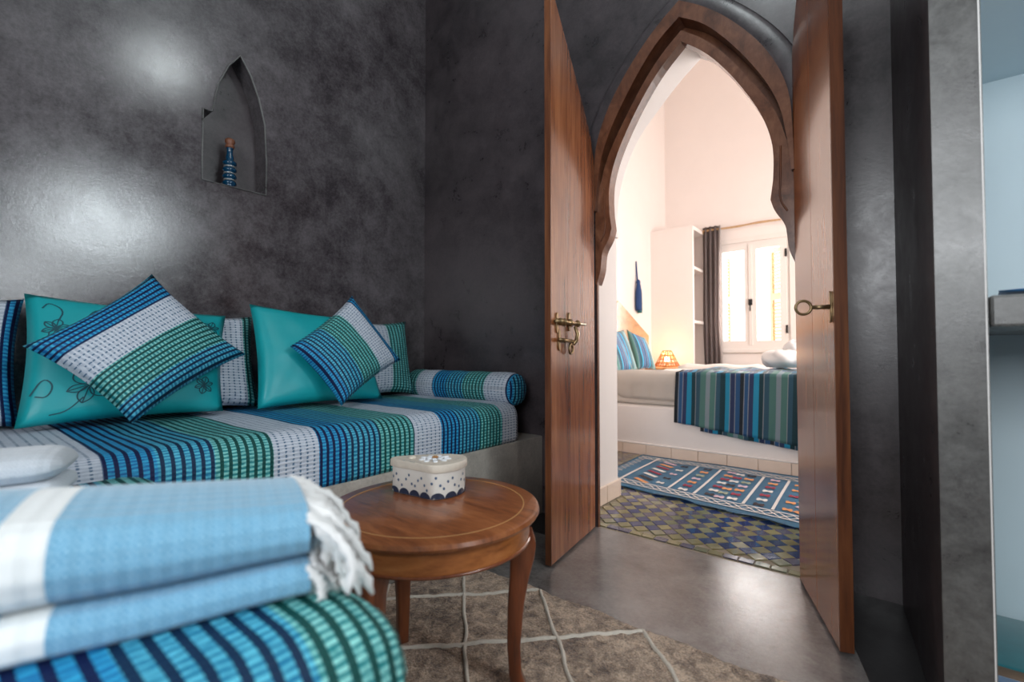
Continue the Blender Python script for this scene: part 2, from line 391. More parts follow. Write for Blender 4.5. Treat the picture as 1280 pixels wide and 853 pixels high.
bm = B(); prism(bm, [(XL-0.11, 0), (1.66, 0), (1.66, ZC), (XL-0.11, ZC)], 'y', -1.66, -1.6, [[(-0.55, 1.15), (0.75, 1.15), (0.75, 2.35), (-0.55, 2.35)]]); S(obj('wall_front', bm, M['wall']))

# ------------------------------------------------------------------ door leaves
def door_leaf(nm, A, Bp, th, side, prof, label, nplank):
    """A hinge, Bp free end on the floor (visible face line); thickness to the other side"""
    A, Bp = Vector(A), Vector(Bp); d = (Bp-A); W = d.length; d.normalize(); n = Vector((-d.y, d.x))*side
    r = S(tag(root(nm, (A.x, A.y, 0)), label))
    xs = [W*i/nplank for i in range(nplank+1)]
    def P3(s, z, o): q = A+d*s+n*o; return (q.x, q.y, z)
    for i in range(nplank):
        a, b = xs[i]+(0.0003 if i else 0), xs[i+1]-(0.0003 if i < nplank-1 else 0)
        top = [a]+[x for x, _ in prof if a < x < b]+[b]
        poly = [(a, 0.012), (b, 0.012)]+[(x, interp(prof, x)) for x in top[::-1]]
        bm = B(); v0 = [bm.verts.new(P3(s, z, 0.0)) for s, z in poly]; v1 = [bm.verts.new(P3(s, z, th)) for s, z in poly]
        bm.faces.new(v0); bm.faces.new(v1[::-1]); k = len(poly)
        for j in range(k): bm.faces.new((v0[j], v1[j], v1[(j+1) % k], v0[(j+1) % k]))
        bmesh.ops.bevel(bm, geom=[e for e in bm.edges if abs(e.verts[0].co.z-e.verts[1].co.z) > 0.5], offset=0.0009, segments=1, affect='EDGES')
        obj('plank', bm, M['door'], r)
    # edge lipping on the free end
    bm = B(); zt = prof[-1][1]; pl = [P3(W, 0.01, 0), P3(W+0.006, 0.01, 0), P3(W+0.006, 0.01, th), P3(W, 0.01, th)]
    v0 = [bm.verts.new(p) for p in pl]; v1 = [bm.verts.new((p[0], p[1], zt)) for p in pl]
    bm.faces.new(v0); bm.faces.new(v1[::-1])
    for j in range(4): bm.faces.new((v0[j], v1[j], v1[(j+1) % 4], v0[(j+1) % 4]))
    obj('edge_lipping', bm, M['dooredge'], r)
    # beading along the arched top
    bm = B(); tube(bm, [P3(s, z+0.001, th/2) for s, z in prof], th*0.5, 8); obj('top_beading', bm, M['dooredge'], r, True)
    for hz in (0.35, 1.55):
        bm = B(); tube(bm, [P3(-0.006, hz, th*0.5), P3(-0.006, hz+0.09, th*0.5)], 0.008, 8); obj('hinge', bm, M['brass'], r, True)
    return r, P3, n
prL = chaikin([(0, 1.80), (0.043, 1.905), (0.144, 2.02), (0.238, 2.12), (0.342, 2.225), (0.43, 2.315), (0.481, 2.36)], 1)
prR = chaikin([(0, 1.98), (0.05, 2.115), (0.144, 2.2), (0.238, 2.28), (0.342, 2.36), (0.46, 2.43)], 1)
dl, PL, nl = door_leaf('door_1', (-1.103, 2.04), (-1.040, 1.566), 0.026, -1, prL, 'left open varnished door leaf with brass sliding bolt', 3)
dr, PR, nr = door_leaf('door_2', (-0.255, 2.045), (-0.110, 1.63), 0.034, 1, prR, 'right open varnished door leaf with brass ring pull', 2)

# brass bolt on the left leaf (face offset negative = towards the room)
lt = obj('bolt_bar', tube(B(), [PL(0.475, 0.978, -0.016), PL(0.30, 0.980, -0.016), PL(0.16, 0.982, -0.016)], [0.008, 0.009, 0.006], 10), M['brass'], dl, True)
def plate(s, z, hh, ww, parent, fn):
    bm = B()
    pts = [(s+ww*math.sin(a)*(0.55+0.45*abs(math.cos(a))), z+hh*math.cos(a)) for a in [k*2*math.pi/20 for k in range(20)]]
    v0 = [bm.verts.new(fn(a, b, -0.001)) for a, b in pts]; v1 = [bm.verts.new(fn(a, b, -0.006)) for a, b in pts]
    bm.faces.new(v0); bm.faces.new(v1[::-1])
    for j in range(20): bm.faces.new((v0[j], v1[j], v1[(j+1) % 20], v0[(j+1) % 20]))
    obj('back_plate', bm, M['brass'], parent)
plate(0.43, 0.975, 0.042, 0.014, dl, PL); plate(0.31, 0.985, 0.040, 0.014, dl, PL); plate(0.41, 0.905, 0.045, 0.013, dl, PL)
for s in (0.425, 0.385, 0.33, 0.25):
    bm = B(); c = PL(s, 0.980, -0.016); tube(bm, [PL(s-0.007, 0.980, -0.016), PL(s, 0.980, -0.016), PL(s+0.007, 0.980, -0.016)], [0.010, 0.016, 0.010], 12); obj('collar', bm, M['brass'], dl, True)
bm = B(); tube(bm, [PL(0.29, 0.965, -0.022), PL(0.275, 0.935, -0.028), PL(0.285, 0.905, -0.026), PL(0.305, 0.888, -0.022)], [0.007, 0.009, 0.009, 0.006], 8); obj('hasp_link', bm, M['brass'], dl, True)
bm = B(); tube(bm, [PL(0.435, 0.905, -0.014), PL(0.30, 0.902, -0.016)], 0.0085, 8); obj('staple_bar', bm, M['brass'], dl, True)
bm = B(); tube(bm, [PL(0.325+0.018*math.cos(a), 0.868+0.020*math.sin(a), -0.018) for a in [k*2*math.pi/16 for k in range(16)]], 0.0055, 8, closed=True); obj('padlock_ring', bm, M['brass'], dl, True)
bm = B(); tube(bm, [PL(0.325, 0.893, -0.016), PL(0.325, 0.880, -0.018)], 0.008, 8); obj('padlock_neck', bm, M['brass'], dl, True)
# key escutcheon and ring on the right leaf
plate(0.425, 0.985, 0.046, 0.010, dr, PR)
bm = B(); tube(bm, [PR(0.425, 0.985, -0.004), PR(0.424, 0.985, -0.05)], [0.007, 0.006], 10); obj('ring_stem', bm, M['brass'], dr, True)
bm = B(); c = Vector(PR(0.424, 0.985, -0.072)); q1 = (Vector(PR(0.424, 0.985, -0.09))-Vector(PR(0.424, 0.985, -0.072))).normalized(); q2 = Vector((0, 0, 1))
tube(bm, [c+q1*0.020*math.cos(a)+q2*0.020*math.sin(a) for a in [k*2*math.pi/20 for k in range(20)]], 0.0042, 8, closed=True); obj('pull_ring', bm, M['brass'], dr, True)

# ------------------------------------------------------------------ sitting room: bench, mattress, pillows
BZ, MX, MZ = 0.412, -1.452, 0.605
bn = tag(root('masonry_bench', (-1.9, 0.3, 0)), 'polished grey plaster bench built along the wall under the striped mattress', 'bench')
bm = bbox((XL+0.008, -1.55, 0), (-1.43, YB-0.001, BZ), 0.008, 2); obj('seat_block', bm, M['bench'], bn, True, 30)

def rbox(lo, hi, r, cuts, seg=4, sag=0.0, amp=0.0):
    """softly rounded, subdivided mattress block"""
    bm = B(); box(bm, lo, hi)
    bmesh.ops.bevel(bm, geom=bm.edges[:], offset=r, segments=seg, profile=0.5, affect='EDGES')
    for ax, n in enumerate(cuts):
        L = hi[ax]-lo[ax]
        for i in range(1, n):
            t = lo[ax]+r+(L-2*r)*i/n
            co = [0, 0, 0]; co[ax] = t; no = [0, 0, 0]; no[ax] = 1
            bmesh.ops.bisect_plane(bm, geom=bm.verts[:]+bm.edges[:]+bm.faces[:], plane_co=co, plane_no=no)
    if amp:
        for v in bm.verts:
            d = noise.noise_vector(v.co*3.2)*amp+noise.noise_vector(v.co*9)*amp*0.35
            v.co += d
    return bm
def stripe_uv(bm, ax, v=lambda c: c.x-c.z, off=0.0, sgn=1):
    return setuv(bm, lambda c, f: (off+sgn*c[ax], v(c)))
bm = rbox((-2.36, -1.5, BZ-0.05), (MX+0.018, 1.90, MZ), 0.07, (8, 26, 3), 5, amp=0.006); stripe_uv(bm, 1)
for v in bm.verts: v.co.z = max(v.co.z, BZ+0.0005)
tag(obj('sofa_mattress', bm, M['stripe'], None, True), 'long blue, green and white striped mattress on the plaster bench', 'mattress')

def bolster(name, x0, x1, y, z, r):
    bm = B(); prof = [(0.001, x0), (r*0.55, x0+0.0), (r*0.86, x0+0.015), (r, x0+0.05)]
    n = 14
    for i in range(1, n): prof.append((r*(1+0.02*math.sin(i*2.1)), x0+0.05+(x1-x0-0.1)*i/n))
    prof += [(r, x1-0.05), (r*0.88, x1-0.016), (r*0.55, x1-0.002), (0.001, x1+0.002)]
    lathe(bm, prof, (0, y, z), 32, (1, 0, 0))
    uv = bm.loops.layers.uv.verify()
    for f in bm.faces:
        for l in f.loops:
            c = l.vert.co; l[uv].uv = (c.x+1.76, math.atan2(c.z-z, c.y-y)*r) if f.calc_center_median().x < x1-0.03 else (0.42+(c.y-y)*0.9, c.z)
    return bm
tag(obj('bolster', bolster('b', -2.30, -1.458, 1.905, MZ+0.058, 0.088), M['stripe'], None, True), 'round striped bolster cushion lying across the far end of the sofa', 'bolster')

def pillow_grid(P, th, n=18, pinch=0.07, expo=0.42, wr=0.006, seed=0):
    """P: corners (s0t0, s1t0, s1t1, s0t1)"""
    P = [Vector(p) for p in P]; nrm = (P[1]-P[0]).cross(P[3]-P[0]).normalized()
    def at(s, t, side):
        a, b = 2*s-1, 2*t-1
        s2, t2 = 0.5+a/2*(1-pinch*(1-b*b)), 0.5+b/2*(1-pinch*(1-a*a))
        p = P[0]*(1-s2)*(1-t2)+P[1]*s2*(1-t2)+P[2]*s2*t2+P[3]*(1-s2)*t2
        h = th/2*max(0.0, (1-a*a)*(1-b*b))**expo
        q = noise.noise(Vector((s*5+seed*3.1, t*5, side*2.0+seed)))*0.6+noise.noise(Vector((s*13, t*13+seed, side)))*0.3
        e = min(1, 4*min(s, 1-s, t, 1-t)+0.25)
        return p+nrm*side*(h+wr*q*e)
    return at, nrm
def pillow(name, P, th, mat, label, group=None, u0=0.0, usgn=1, n=18, seed=0, parent=None, cat='pillow', pinch=0.09, wr=0.007, wuv=None):
    at, nrm = pillow_grid(P, th, n, pinch=pinch, wr=wr, seed=seed)
    W = (Vector(P[1])-Vector(P[0])).length; H = (Vector(P[3])-Vector(P[0])).length
    if wuv: W = wuv
    bm = B(); uv = bm.loops.layers.uv.verify(); g = {}
    for side in (1, -1):
        for i in range(n+1):
            for j in range(n+1):
                edge = i in (0, n) or j in (0, n)
                if edge and side == -1: g[(i, j, -1)] = g[(i, j, 1)]; continue
                if edge: 
                    g[(i, j, side)] = bm.verts.new((at(i/n, j/n, 1)+at(i/n, j/n, -1))/2)
                else: g[(i, j, side)] = bm.verts.new(at(i/n, j/n, side))
    for side in (1, -1):
        for i in range(n):
            for j in range(n):
                ks = [(i, j), (i+1, j), (i+1, j+1), (i, j+1)]
                if side == -1: ks = ks[::-1]
                f = bm.faces.new([g[(a, b, side)] for a, b in ks])
                for l, (a, b) in zip(f.loops, ks): l[uv].uv = (u0+usgn*a/n*W, b/n*H)
    o = obj(name, bm, mat, parent, True)
    # piped seam
    if label: tag(o, label, cat, group)
    return o, at, nrm
G = 'scatter cushions on the long sofa'
# back cushions leaning on the wall
pillow('back_cushion', [(-2.16, -0.22, 0.615), (-2.16, 0.20, 0.615), (-2.30, 0.215, 1.035), (-2.30, -0.21, 1.03)], 0.12, M['stripe'], 'grey-white striped back cushion at the left edge of the photo', G, u0=-0.11, seed=1)
pillow('back_cushion', [(-2.16, 0.52, 0.615), (-2.16, 0.93, 0.615), (-2.305, 0.955, 1.02), (-2.305, 0.53, 1.02)], 0.12, M['stripe'], 'white striped back cushion with green edge between the two teal pillows', G, u0=0.49, usgn=-1, seed=2)
pillow('back_cushion', [(-2.16, 1.40, 0.615), (-2.16, 1.795, 0.615), (-2.305, 1.85, 1.045), (-2.305, 1.43, 1.03)], 0.12, M['stripe'], 'green striped back cushion nearest the bolster, with white stripe', G, u0=0.36, usgn=-1, seed=3)
pb, atb, nb = pillow('teal_pillow', [(-2.02, 0.175, 0.625), (-2.02, 0.735, 0.625), (-2.2, 0.805, 1.01), (-2.2, 0.205, 1.046)], 0.13, M['teal'], 'teal satin pillow with dark flower pattern behind the large tilted striped cushion', G, n=22, seed=4, pinch=0.05)
pillow('teal_pillow', [(-2.0, 0.855, 0.622), (-2.0, 1.462, 0.62), (-2.17, 1.465, 1.029), (-2.17, 0.888, 1.066)], 0.13, M['teal'], 'plain turquoise satin pillow standing in the middle of the sofa', G, n=22, seed=5, pinch=0.05, wr=0.012)
pillow('striped_cushion', [(-1.99, 0.185, 0.871), (-1.85, 0.415, 0.628), (-1.98, 0.80, 0.846), (-2.12, 0.525, 1.143)], 0.15, M['stripe'], 'large striped cushion tilted on its corner in front of flowered teal pillow', G, u0=0.40, usgn=-1, n=22, seed=6, wr=0.006, wuv=0.52)
pillow('striped_cushion', [(-2.08, 1.334, 1.138), (-1.98, 0.975, 0.88), (-1.84, 1.133, 0.622), (-1.94, 1.53, 0.816)], 0.15, M['stripe'], 'striped cushion tilted on its corner in front of the plain turquoise pillow', G, u0=0.336, usgn=-1, n=22, seed=7, wr=0.006, wuv=0.55)

# flower embroidery on the teal pillow
def ribbon(bm, at, pts, wdt, side, lift=0.0012):
    pts = chaikin(pts, 2); prev = None
    for i, (s, t) in enumerate(pts):
        a = pts[max(0, i-1)]; b = pts[min(len(pts)-1, i+1)]; dx, dy = b[0]-a[0], (b[1]-a[1]); L = math.hypot(dx, dy) or 1
        nx, ny = -dy/L*wdt, dx/L*wdt
        v = [bm.verts.new(at(s+nx*k, t+ny*k, side)+nb*side*lift) for k in (-1, 1)]
        if prev: bm.faces.new((prev[0], prev[1], v[1], v[0]))
        prev = v
sdb = 1 if nb.x > 0 else -1
def flower(bm, c, r, n=6):
    for k in range(n):
        a = k*2*math.pi/n+0.3; d = (math.cos(a), math.sin(a)*1.35); p = (-d[1], d[0])
        tip = (c[0]+d[0]*r, c[1]+d[1]*r)
        for sg in (-1, 1):
            ribbon(bm, atb, [c, (c[0]+d[0]*r*0.4+p[0]*r*0.28*sg, c[1]+d[1]*r*0.4+p[1]*r*0.28*sg), (c[0]+d[0]*r*0.75+p[0]*r*0.25*sg, c[1]+d[1]*r*0.75+p[1]*r*0.25*sg), tip], 0.0035, sdb)
        ribbon(bm, atb, [(c[0]+d[0]*r*0.15, c[1]+d[1]*r*0.15), tip], 0.003, sdb)
def pattern(name, fn):
    bm = B(); fn(bm); obj(name, bm, M['tealink'], pb, normals=False)
for c, r in (((0.27, 0.24), 0.10), ((0.11, 0.70), 0.06), ((0.87, 0.22), 0.06), ((0.90, 0.80), 0.06), ((0.60, 0.9), 0.05)): pattern('flower_motif', lambda bm: flower(bm, c, r))
for pts in ([(0.25, 0.15), (0.19, 0.06), (0.12, 0.05)], [(0.03, 0.20), (0.07, 0.32), (0.12, 0.26), (0.10, 0.17), (0.05, 0.19)], [(0.12, 0.76), (0.15, 0.86), (0.09, 0.93), (0.06, 0.87)], [(0.24, 0.80), (0.29, 0.90), (0.36, 0.84), (0.31, 0.76), (0.27, 0.82)], [(0.33, 0.17), (0.38, 0.12), (0.44, 0.15), (0.50, 0.09)], [(0.05, 0.55), (0.12, 0.48), (0.17, 0.54)]):
    pattern('vine_motif', lambda bm: ribbon(bm, atb, pts, 0.004, sdb))

# bottle in the niche
bt = tag(root('bottle', (XL-0.035, 0.892, 1.632)), 'slim blue ribbed glass bottle with brown stopper standing in the wall niche', 'bottle')
bx, by, bz = XL-0.035, 0.892, 1.632
M['blueglass'] = plain('blue_glaze', (0.003, 0.045, 0.10), 0.12, var=0.3, nscale=25, coat=0.6)
M['silverband'] = plain('silver_band', (0.42, 0.42, 0.42), 0.35, 0.5)
M['stopper'] = plain('stopper_wood', (0.20, 0.075, 0.04), 0.45)
bz0 = bz
prof = [(0.0, 0), (0.022, 0), (0.026, 0.008)]
for k in range(4):
    z = 0.012+k*0.038; prof += [(0.016, z), (0.030, z+0.010), (0.030, z+0.022), (0.016, z+0.032)]
prof += [(0.018, 0.175), (0.013, 0.195), (0.013, 0.222), (0.017, 0.228), (0.0, 0.23)]
ZS = 0.84; zs = lambda p: [(r, z*ZS) for r, z in p]
obj('body', lathe(B(), zs(prof), (bx, by, bz), 24), M['blueglass'], bt, True)
for k in range(3):
    z = 0.012+k*0.038+0.035
    obj('silver_ring', lathe(B(), zs([(0.020, z-0.004), (0.0245, z-0.003), (0.0245, z+0.003), (0.020, z+0.004)]), (bx, by, bz), 24), M['silverband'], bt, True)
obj('stopper', lathe(B(), zs([(0, 0.228), (0.018, 0.23), (0.021, 0.242), (0.015, 0.25), (0.022, 0.262), (0.020, 0.278), (0.010, 0.286), (0, 0.287)]), (bx, by, bz), 20), M['stopper'], bt, True)

# ------------------------------------------------------------------ side table and box
TX, TY, TZ, TR = -0.901, 0.817, 0.47, 0.268
tb = tag(root('side_table', (TX, TY, 0)), 'small round mahogany side table with inlaid line, standing on the rug', 'table')
obj('table_top', lathe(B(), [(0, TZ-0.022), (TR-0.02, TZ-0.022), (TR-0.004, TZ-0.018), (TR, TZ-0.011), (TR-0.003, TZ-0.003), (TR-0.010, TZ), (0, TZ)], (TX, TY, 0), 96), M['table'], tb, True, 40)
obj('inlay_line', lathe(B(), [(TR*0.845, TZ-0.002), (TR*0.845, TZ+0.0006), (TR*0.857, TZ+0.0006), (TR*0.857, TZ-0.002)], (TX, TY, 0), 96), M['inlay'], tb, True, 40)
obj('apron', lathe(B(), [(0.20, TZ-0.075), (0.243, TZ-0.075), (0.243, TZ-0.022), (0.20, TZ-0.022), (0.20, TZ-0.075)], (TX, TY, 0), 72), M['apron'], tb, True, 40)
obj('apron_bead', lathe(B(), [(0.240, TZ-0.079), (0.247, TZ-0.078), (0.247, TZ-0.073), (0.240, TZ-0.072)], (TX, TY, 0), 72), M['leg'], tb, True)
for ang in (38, 163, 281):
    a = math.radians(ang); d = Vector((math.cos(a), math.sin(a), 0)); p = Vector((-d.y, d.x, 0))
    path = [(0.400, 0.216, 0.030, 0.034), (0.375, 0.222, 0.031, 0.036), (0.34, 0.224, 0.027, 0.030), (0.29, 0.217, 0.0225, 0.024), (0.22, 0.208, 0.019, 0.020), (0.12, 0.203, 0.0155, 0.0165), (0.05, 0.207, 0.0145, 0.0155), (0.012, 0.217, 0.018, 0.019), (0.011, 0.217, 0.017, 0.018)]
    bm = B(); rings = []
    for z, r, hw, hd in path:
        c = Vector((TX, TY, z))+d*r
        rings.append([bm.verts.new(c+p*hw*x+d*hd*y) for x, y in ((-1, -0.8), (-0.8, -1), (0.8, -1), (1, -0.8), (1, 0.8), (0.8, 1), (-0.8, 1), (-1, 0.8))])
    for r0, r1 in zip(rings, rings[1:]):
        for k in range(8): bm.faces.new((r0[k], r0[(k+1) % 8], r1[(k+1) % 8], r1[k]))
    bm.faces.new(rings[0]); bm.faces.new(rings[-1][::-1])
    lg = obj('leg', bm, M['leg'], tb, True, 50)
    if ang == 281:
        pass

# painted keepsake box with lid (rounded triangular plan)
def box_plan(sc_=1.0):
    pts = [(-0.102, 0.020), (-0.100, 0.004), (-0.06, -0.022), (-0.02, -0.046), (0.006, -0.066), (0.022, -0.070), (0.05, -0.060), (0.078, -0.030), (0.090, 0.008), (0.080, 0.045), (0.045, 0.062), (0.0, 0.058), (-0.05, 0.045), (-0.085, 0.036)]
    q = pts+[pts[0]]
    for _ in range(2):
        r = []
        for a, b in zip(q, q[1:]): r += [(a[0]*0.75+b[0]*0.25, a[1]*0.75+b[1]*0.25), (a[0]*0.25+b[0]*0.75, a[1]*0.25+b[1]*0.75)]
        q = r+[r[0]]
    return [(x*sc_, y*sc_) for x, y in q[:-1]]
BXC = Vector((-0.975, 0.872, TZ+0.001)); bd = Vector((0.784, 0.621, 0)); bf = Vector((-0.621, 0.784, 0))
def bp(x, y, z): return BXC+bd*x+bf*y+Vector((0, 0, z))
kb = tag(root('keepsake_box', BXC), 'small cream lidded box with dark dots and scallops on the side table', 'box')
M['ivory'] = plain('painted_ivory', (0.70, 0.66, 0.61), 0.5, var=0.06, nscale=50)
M['lid'] = plain('painted_cream_lid', (0.62, 0.545, 0.46), 0.55, var=0.15, nscale=60, bump=0.2)
M['ink'] = plain('navy_paint', (0.022, 0.03, 0.06), 0.4)
M['dotblue'] = plain('slate_blue_paint', (0.085, 0.13, 0.22), 0.45, var=0.6, nscale=300)
def ring_prism(plan, levels):
    bm = B(); rings = [[bm.verts.new(bp(x*s, y*s, z)) for x, y in plan] for s, z in levels]; k = len(plan)
    for r0, r1 in zip(rings, rings[1:]):
        for j in range(k): bm.faces.new((r0[j], r0[(j+1) % k], r1[(j+1) % k], r1[j]))
    bm.faces.new(rings[0][::-1]); bm.faces.new(rings[-1]); return bm
pln = box_plan(1.06)
obj('box_body', ring_prism(pln, [(0.97, 0), (1.0, 0.003), (1.0, 0.072)]), M['ivory'], kb, True, 35)
ld = obj('lid', ring_prism(pln, [(1.02, 0.069), (1.055, 0.070), (1.062, 0.074), (1.06, 0.086), (1.035, 0.0895)]), M['lid'], kb, True, 35)
# dots and scallops painted on the side: built as thin raised paint
def side_at(fr_, z, off):
    """fr_: fraction along the perimeter"""
    n = len(pln); per = [0]
    for i in range(n): a, b = pln[i], pln[(i+1) % n]; per.append(per[-1]+math.hypot(b[0]-a[0], b[1]-a[1]))
    d = (fr_ % 1)*per[-1]
    for i in range(n):
        if per[i+1] >= d:
            a, b = pln[i], pln[(i+1) % n]; t = (d-per[i])/(per[i+1]-per[i]); x, y = a[0]+(b[0]-a[0])*t, a[1]+(b[1]-a[1])*t
            dx, dy = b[0]-a[0], b[1]-a[1]; L = math.hypot(dx, dy); return bp(x+dy/L*off, y-dx/L*off, z)
def blob(rx, rz, fr_, z, per, half=False):
    bm = B(); k = 14; pts = []
    for j in range(k+1 if half else k):
        a = math.pi*j/k if half else 2*math.pi*j/k
        pts.append((fr_+rx*math.cos(a)/per, z+rz*math.sin(a)))
    m = max(2, 6)
    c0 = bm.verts.new(side_at(fr_, z, 0.0013)); vs = [bm.verts.new(side_at(a, b, 0.0012)) for a, b in pts]
    for j in range(len(vs)-(1 if half else 0)): bm.faces.new((c0, vs[j], vs[(j+1) % len(vs)]))
    return bm
PER = sum(math.hypot(pln[i][0]-pln[i-1][0], pln[i][1]-pln[i-1][1]) for i in range(len(pln)))
rnd = random.Random(3)
for i in range(14):
    obj('painted_scallop', blob(PER/14*0.49, 0.016, (i+0.5)/14, 0.0015, PER, True), M['ink'], kb, normals=False)
for i in range(46):
    obj('painted_dot', blob(0.0032, 0.0038, (i+rnd.random()*0.5)/46, (0.026, 0.042, 0.054, 0.034)[i % 4]+rnd.uniform(-0.003, 0.003), PER), M['dotblue'], kb, normals=False)
# raised flower on the lid
M['petal'] = plain('shell_petal', (0.74, 0.75, 0.78), 0.35, var=0.08)
M['gold'] = plain('ochre_bead', (0.36, 0.17, 0.05), 0.4)
for ring, (n, r, L) in enumerate(((9, 0.034, 0.018), (7, 0.018, 0.013))):
    for k in range(n):
        a = k*2*math.pi/n+ring*0.3; bm = B(); bmesh.ops.create_uvsphere(bm, u_segments=10, v_segments=6, radius=1)
        R_ = Matrix.Rotation(a, 3, 'Z')
        for v in bm.verts:
            c = R_ @ Vector((v.co.x*L*0.62+r, v.co.y*0.0075, v.co.z*0.003)); v.co = bp(c.x+0.012, c.y+0.002, c.z+0.0905+ring*0.002)
        obj('petal', bm, M['petal'], ld, True)
for k in range(7):
    a = k*2*math.pi/6; r = 0 if k == 6 else 0.0055; bm = B(); bmesh.ops.create_uvsphere(bm, u_segments=8, v_segments=6, radius=0.003)
    for v in bm.verts: v.co = bp(v.co.x+0.012+r*math.cos(a), v.co.y+0.002+r*math.sin(a), v.co.z+0.0945)
    obj('bead', bm, M['gold'], ld, True)
bm = B(); bmesh.ops.create_uvsphere(bm, u_segments=12, v_segments=8, radius=1)
for v in bm.verts: v.co = bp(v.co.x*0.010-0.052, v.co.y*0.009+0.012, v.co.z*0.006+0.0905)
obj('rosebud', bm, M['lid'], ld, True)
for i in range(26):
    a = rnd.random()*6.28; r = rnd.uniform(0.056, 0.084); x, y = r*math.cos(a)*1.0, r*math.sin(a)*0.62
    bm = B(); vs = [bm.verts.new(bp(x+p, y+q, 0.0899)) for p, q in ((-0.003, -0.0007), (0.003, -0.0007), (0.003, 0.0007), (-0.003, 0.0007))]; bm.faces.new(vs)
    obj('painted_dash', bm, M['dotblue'], ld, normals=False)

# ------------------------------------------------------------------ shaggy rug with ivory lattice
def rug_mat():
    t = NT('brown_wool'); p = t.pos(); a = t.noise(p, 26, 5, 0.75, 0.5); b = t.noise(p, 170, 3, 0.7); c = t.noise(p, 5, 3, 0.6)
    f = t.math('ADD', t.math('MULTIPLY', a, 0.5), t.math('ADD', t.math('MULTIPLY', b, 0.3), t.math('MULTIPLY', c, 0.25)))
    t.set(t.ramp(f, [(0.43, (0.09, 0.045, 0.027)), (0.52, (0.36, 0.24, 0.16)), (0.61, (0.72, 0.53, 0.385))]), 0.95, sheen=0.3)
    t.bump(t.math('ADD', a, b), 0.9, 0.012); return t.m
M['rug'] = rug_mat(); M['ivory_wool'] = plain('ivory_wool', (0.62, 0.55, 0.47), 0.95, var=0.2, nscale=90, bump=0.5)
rg = tag(root('wool_rug', (-0.6, 0.4, 0)), 'shaggy brown wool rug with ivory diamond lattice under the side table', 'rug')
nx, ny = 190, 110; RX0, RX1, RY0, RY1 = -1.42, 0.3, 0.40, 1.372
def rug_edge(x): return RY1+0.007*math.sin(x*23)+0.006*noise.noise(Vector((x*9, 0, 0)))+0.004*noise.noise(Vector((x*40, 3, 0)))
def rug_z(x, y): return 0.016+0.004*noise.noise(Vector((x*30, y*30, 0)))+0.003*noise.noise(Vector((x*80, y*80, 5)))+0.006*max(0, noise.noise(Vector((x*3, y*3, 9))))
bm = B(); gv = {}
for i in range(nx+1):
    for j in range(ny+1):
        x = RX0+(RX1-RX0)*i/nx+ (0.008*noise.noise(Vector((0, j*0.3, 2))) if i in (0, nx) else 0); ye = rug_edge(x); y = RY0+(ye-RY0)*(1-(1-j/ny)**1.6)
        e = min(1, min(i, nx-i, ny-j)/2)
        gv[i, j] = bm.verts.new((x, y, 0.0015+rug_z(x, y)*e))
for i in range(nx):
    for j in range(ny): bm.faces.new((gv[i, j], gv[i+1, j], gv[i+1, j+1], gv[i, j+1]))
obj('pile', bm, M['rug'], rg, True)
def lattice_line(p0, p1):
    bm = B(); p0, p1 = Vector(p0), Vector(p1); L = (p1-p0).length; n = max(4, int(L/0.02)); d = (p1-p0)/L; pp = Vector((-d.y, d.x)); prev = None
    for i in range(n+1):
        c = p0+d*L*i/n + pp*(0.006*noise.noise(Vector((p0.x*5+i*0.25, p0.y*7, 1)))); hw = 0.0063+0.002*noise.noise(Vector((i*0.6, p0.x*9, 4)))
        v = []
        for k, h in ((-1, -0.004), (-0.6, 0.006), (0.6, 0.006), (1, -0.004)):
            q = c+pp*hw*k; v.append(bm.verts.new((q.x, q.y, rug_z(q.x, q.y)+0.002+h)))
        if prev:
            for a in range(3): bm.faces.new((prev[a], prev[a+1], v[a+1], v[a]))
        prev = v
    obj('ivory_line', bm, M['ivory_wool'], rg, True, normals=False)
for cc in (0.035, 0.41, 0.785, -0.34, -0.715):      # x + y = c
    xa = max(RX0+0.02, cc-(RY1-0.012)); xb = min(RX1-0.02, cc-RY0-0.05); lattice_line((xa, cc-xa), (xb, cc-xb))
for cc in (2.32, 1.93, 1.54, 1.15, 0.76, 0.37):      # y - x = c
    xa = max(RX0+0.02, RY0+0.05-cc); xb = min(RX1-0.02, RY1-0.012-cc); lattice_line((xa, xa+cc), (xb, xb+cc))
bm = B()
for i in range(420):
    x = RX0+(RX1-RX0)*i/420+random.uniform(-0.002, 0.002); y = rug_edge(x)-0.004
    a = Vector((x, y, 0.010)); e = a+Vector((random.uniform(-0.010, 0.010), random.uniform(0.004, 0.016), -0.006)); tube(bm, [a, (a+e)/2+Vector((0, 0, 0.002)), e], [0.0022, 0.002, 0.001], 4)
tag(obj('edge_fringe', bm, M['rug'], rg, True), kind='stuff')

# ------------------------------------------------------------------ near bench: mattress, towels
ZF = 0.57; K = (CAMH-ZF)/0.25
FX1, FY1 = -0.405, 0.372
b2 = tag(root('masonry_bench', (-0.9, 0, 0)), 'plaster bench under the near striped mattress at bottom left', 'bench')
obj('seat_block', bbox((-1.425, -1.55, 0), (FX1-0.04, FY1-0.04, 0.40), 0.008, 2), M['bench'], b2, True, 30)
bm = rbox((-1.43, -1.5, 0.4), (FX1, FY1, ZF), 0.084, (10, 14, 3), 7, amp=0.003)
stripe_uv(bm, 1, off=0.13-FY1-0.03)
tag(obj('near_mattress', bm, M['stripe2'], None, True), 'blurred blue and turquoise striped mattress corner under the folded towels', 'mattress')

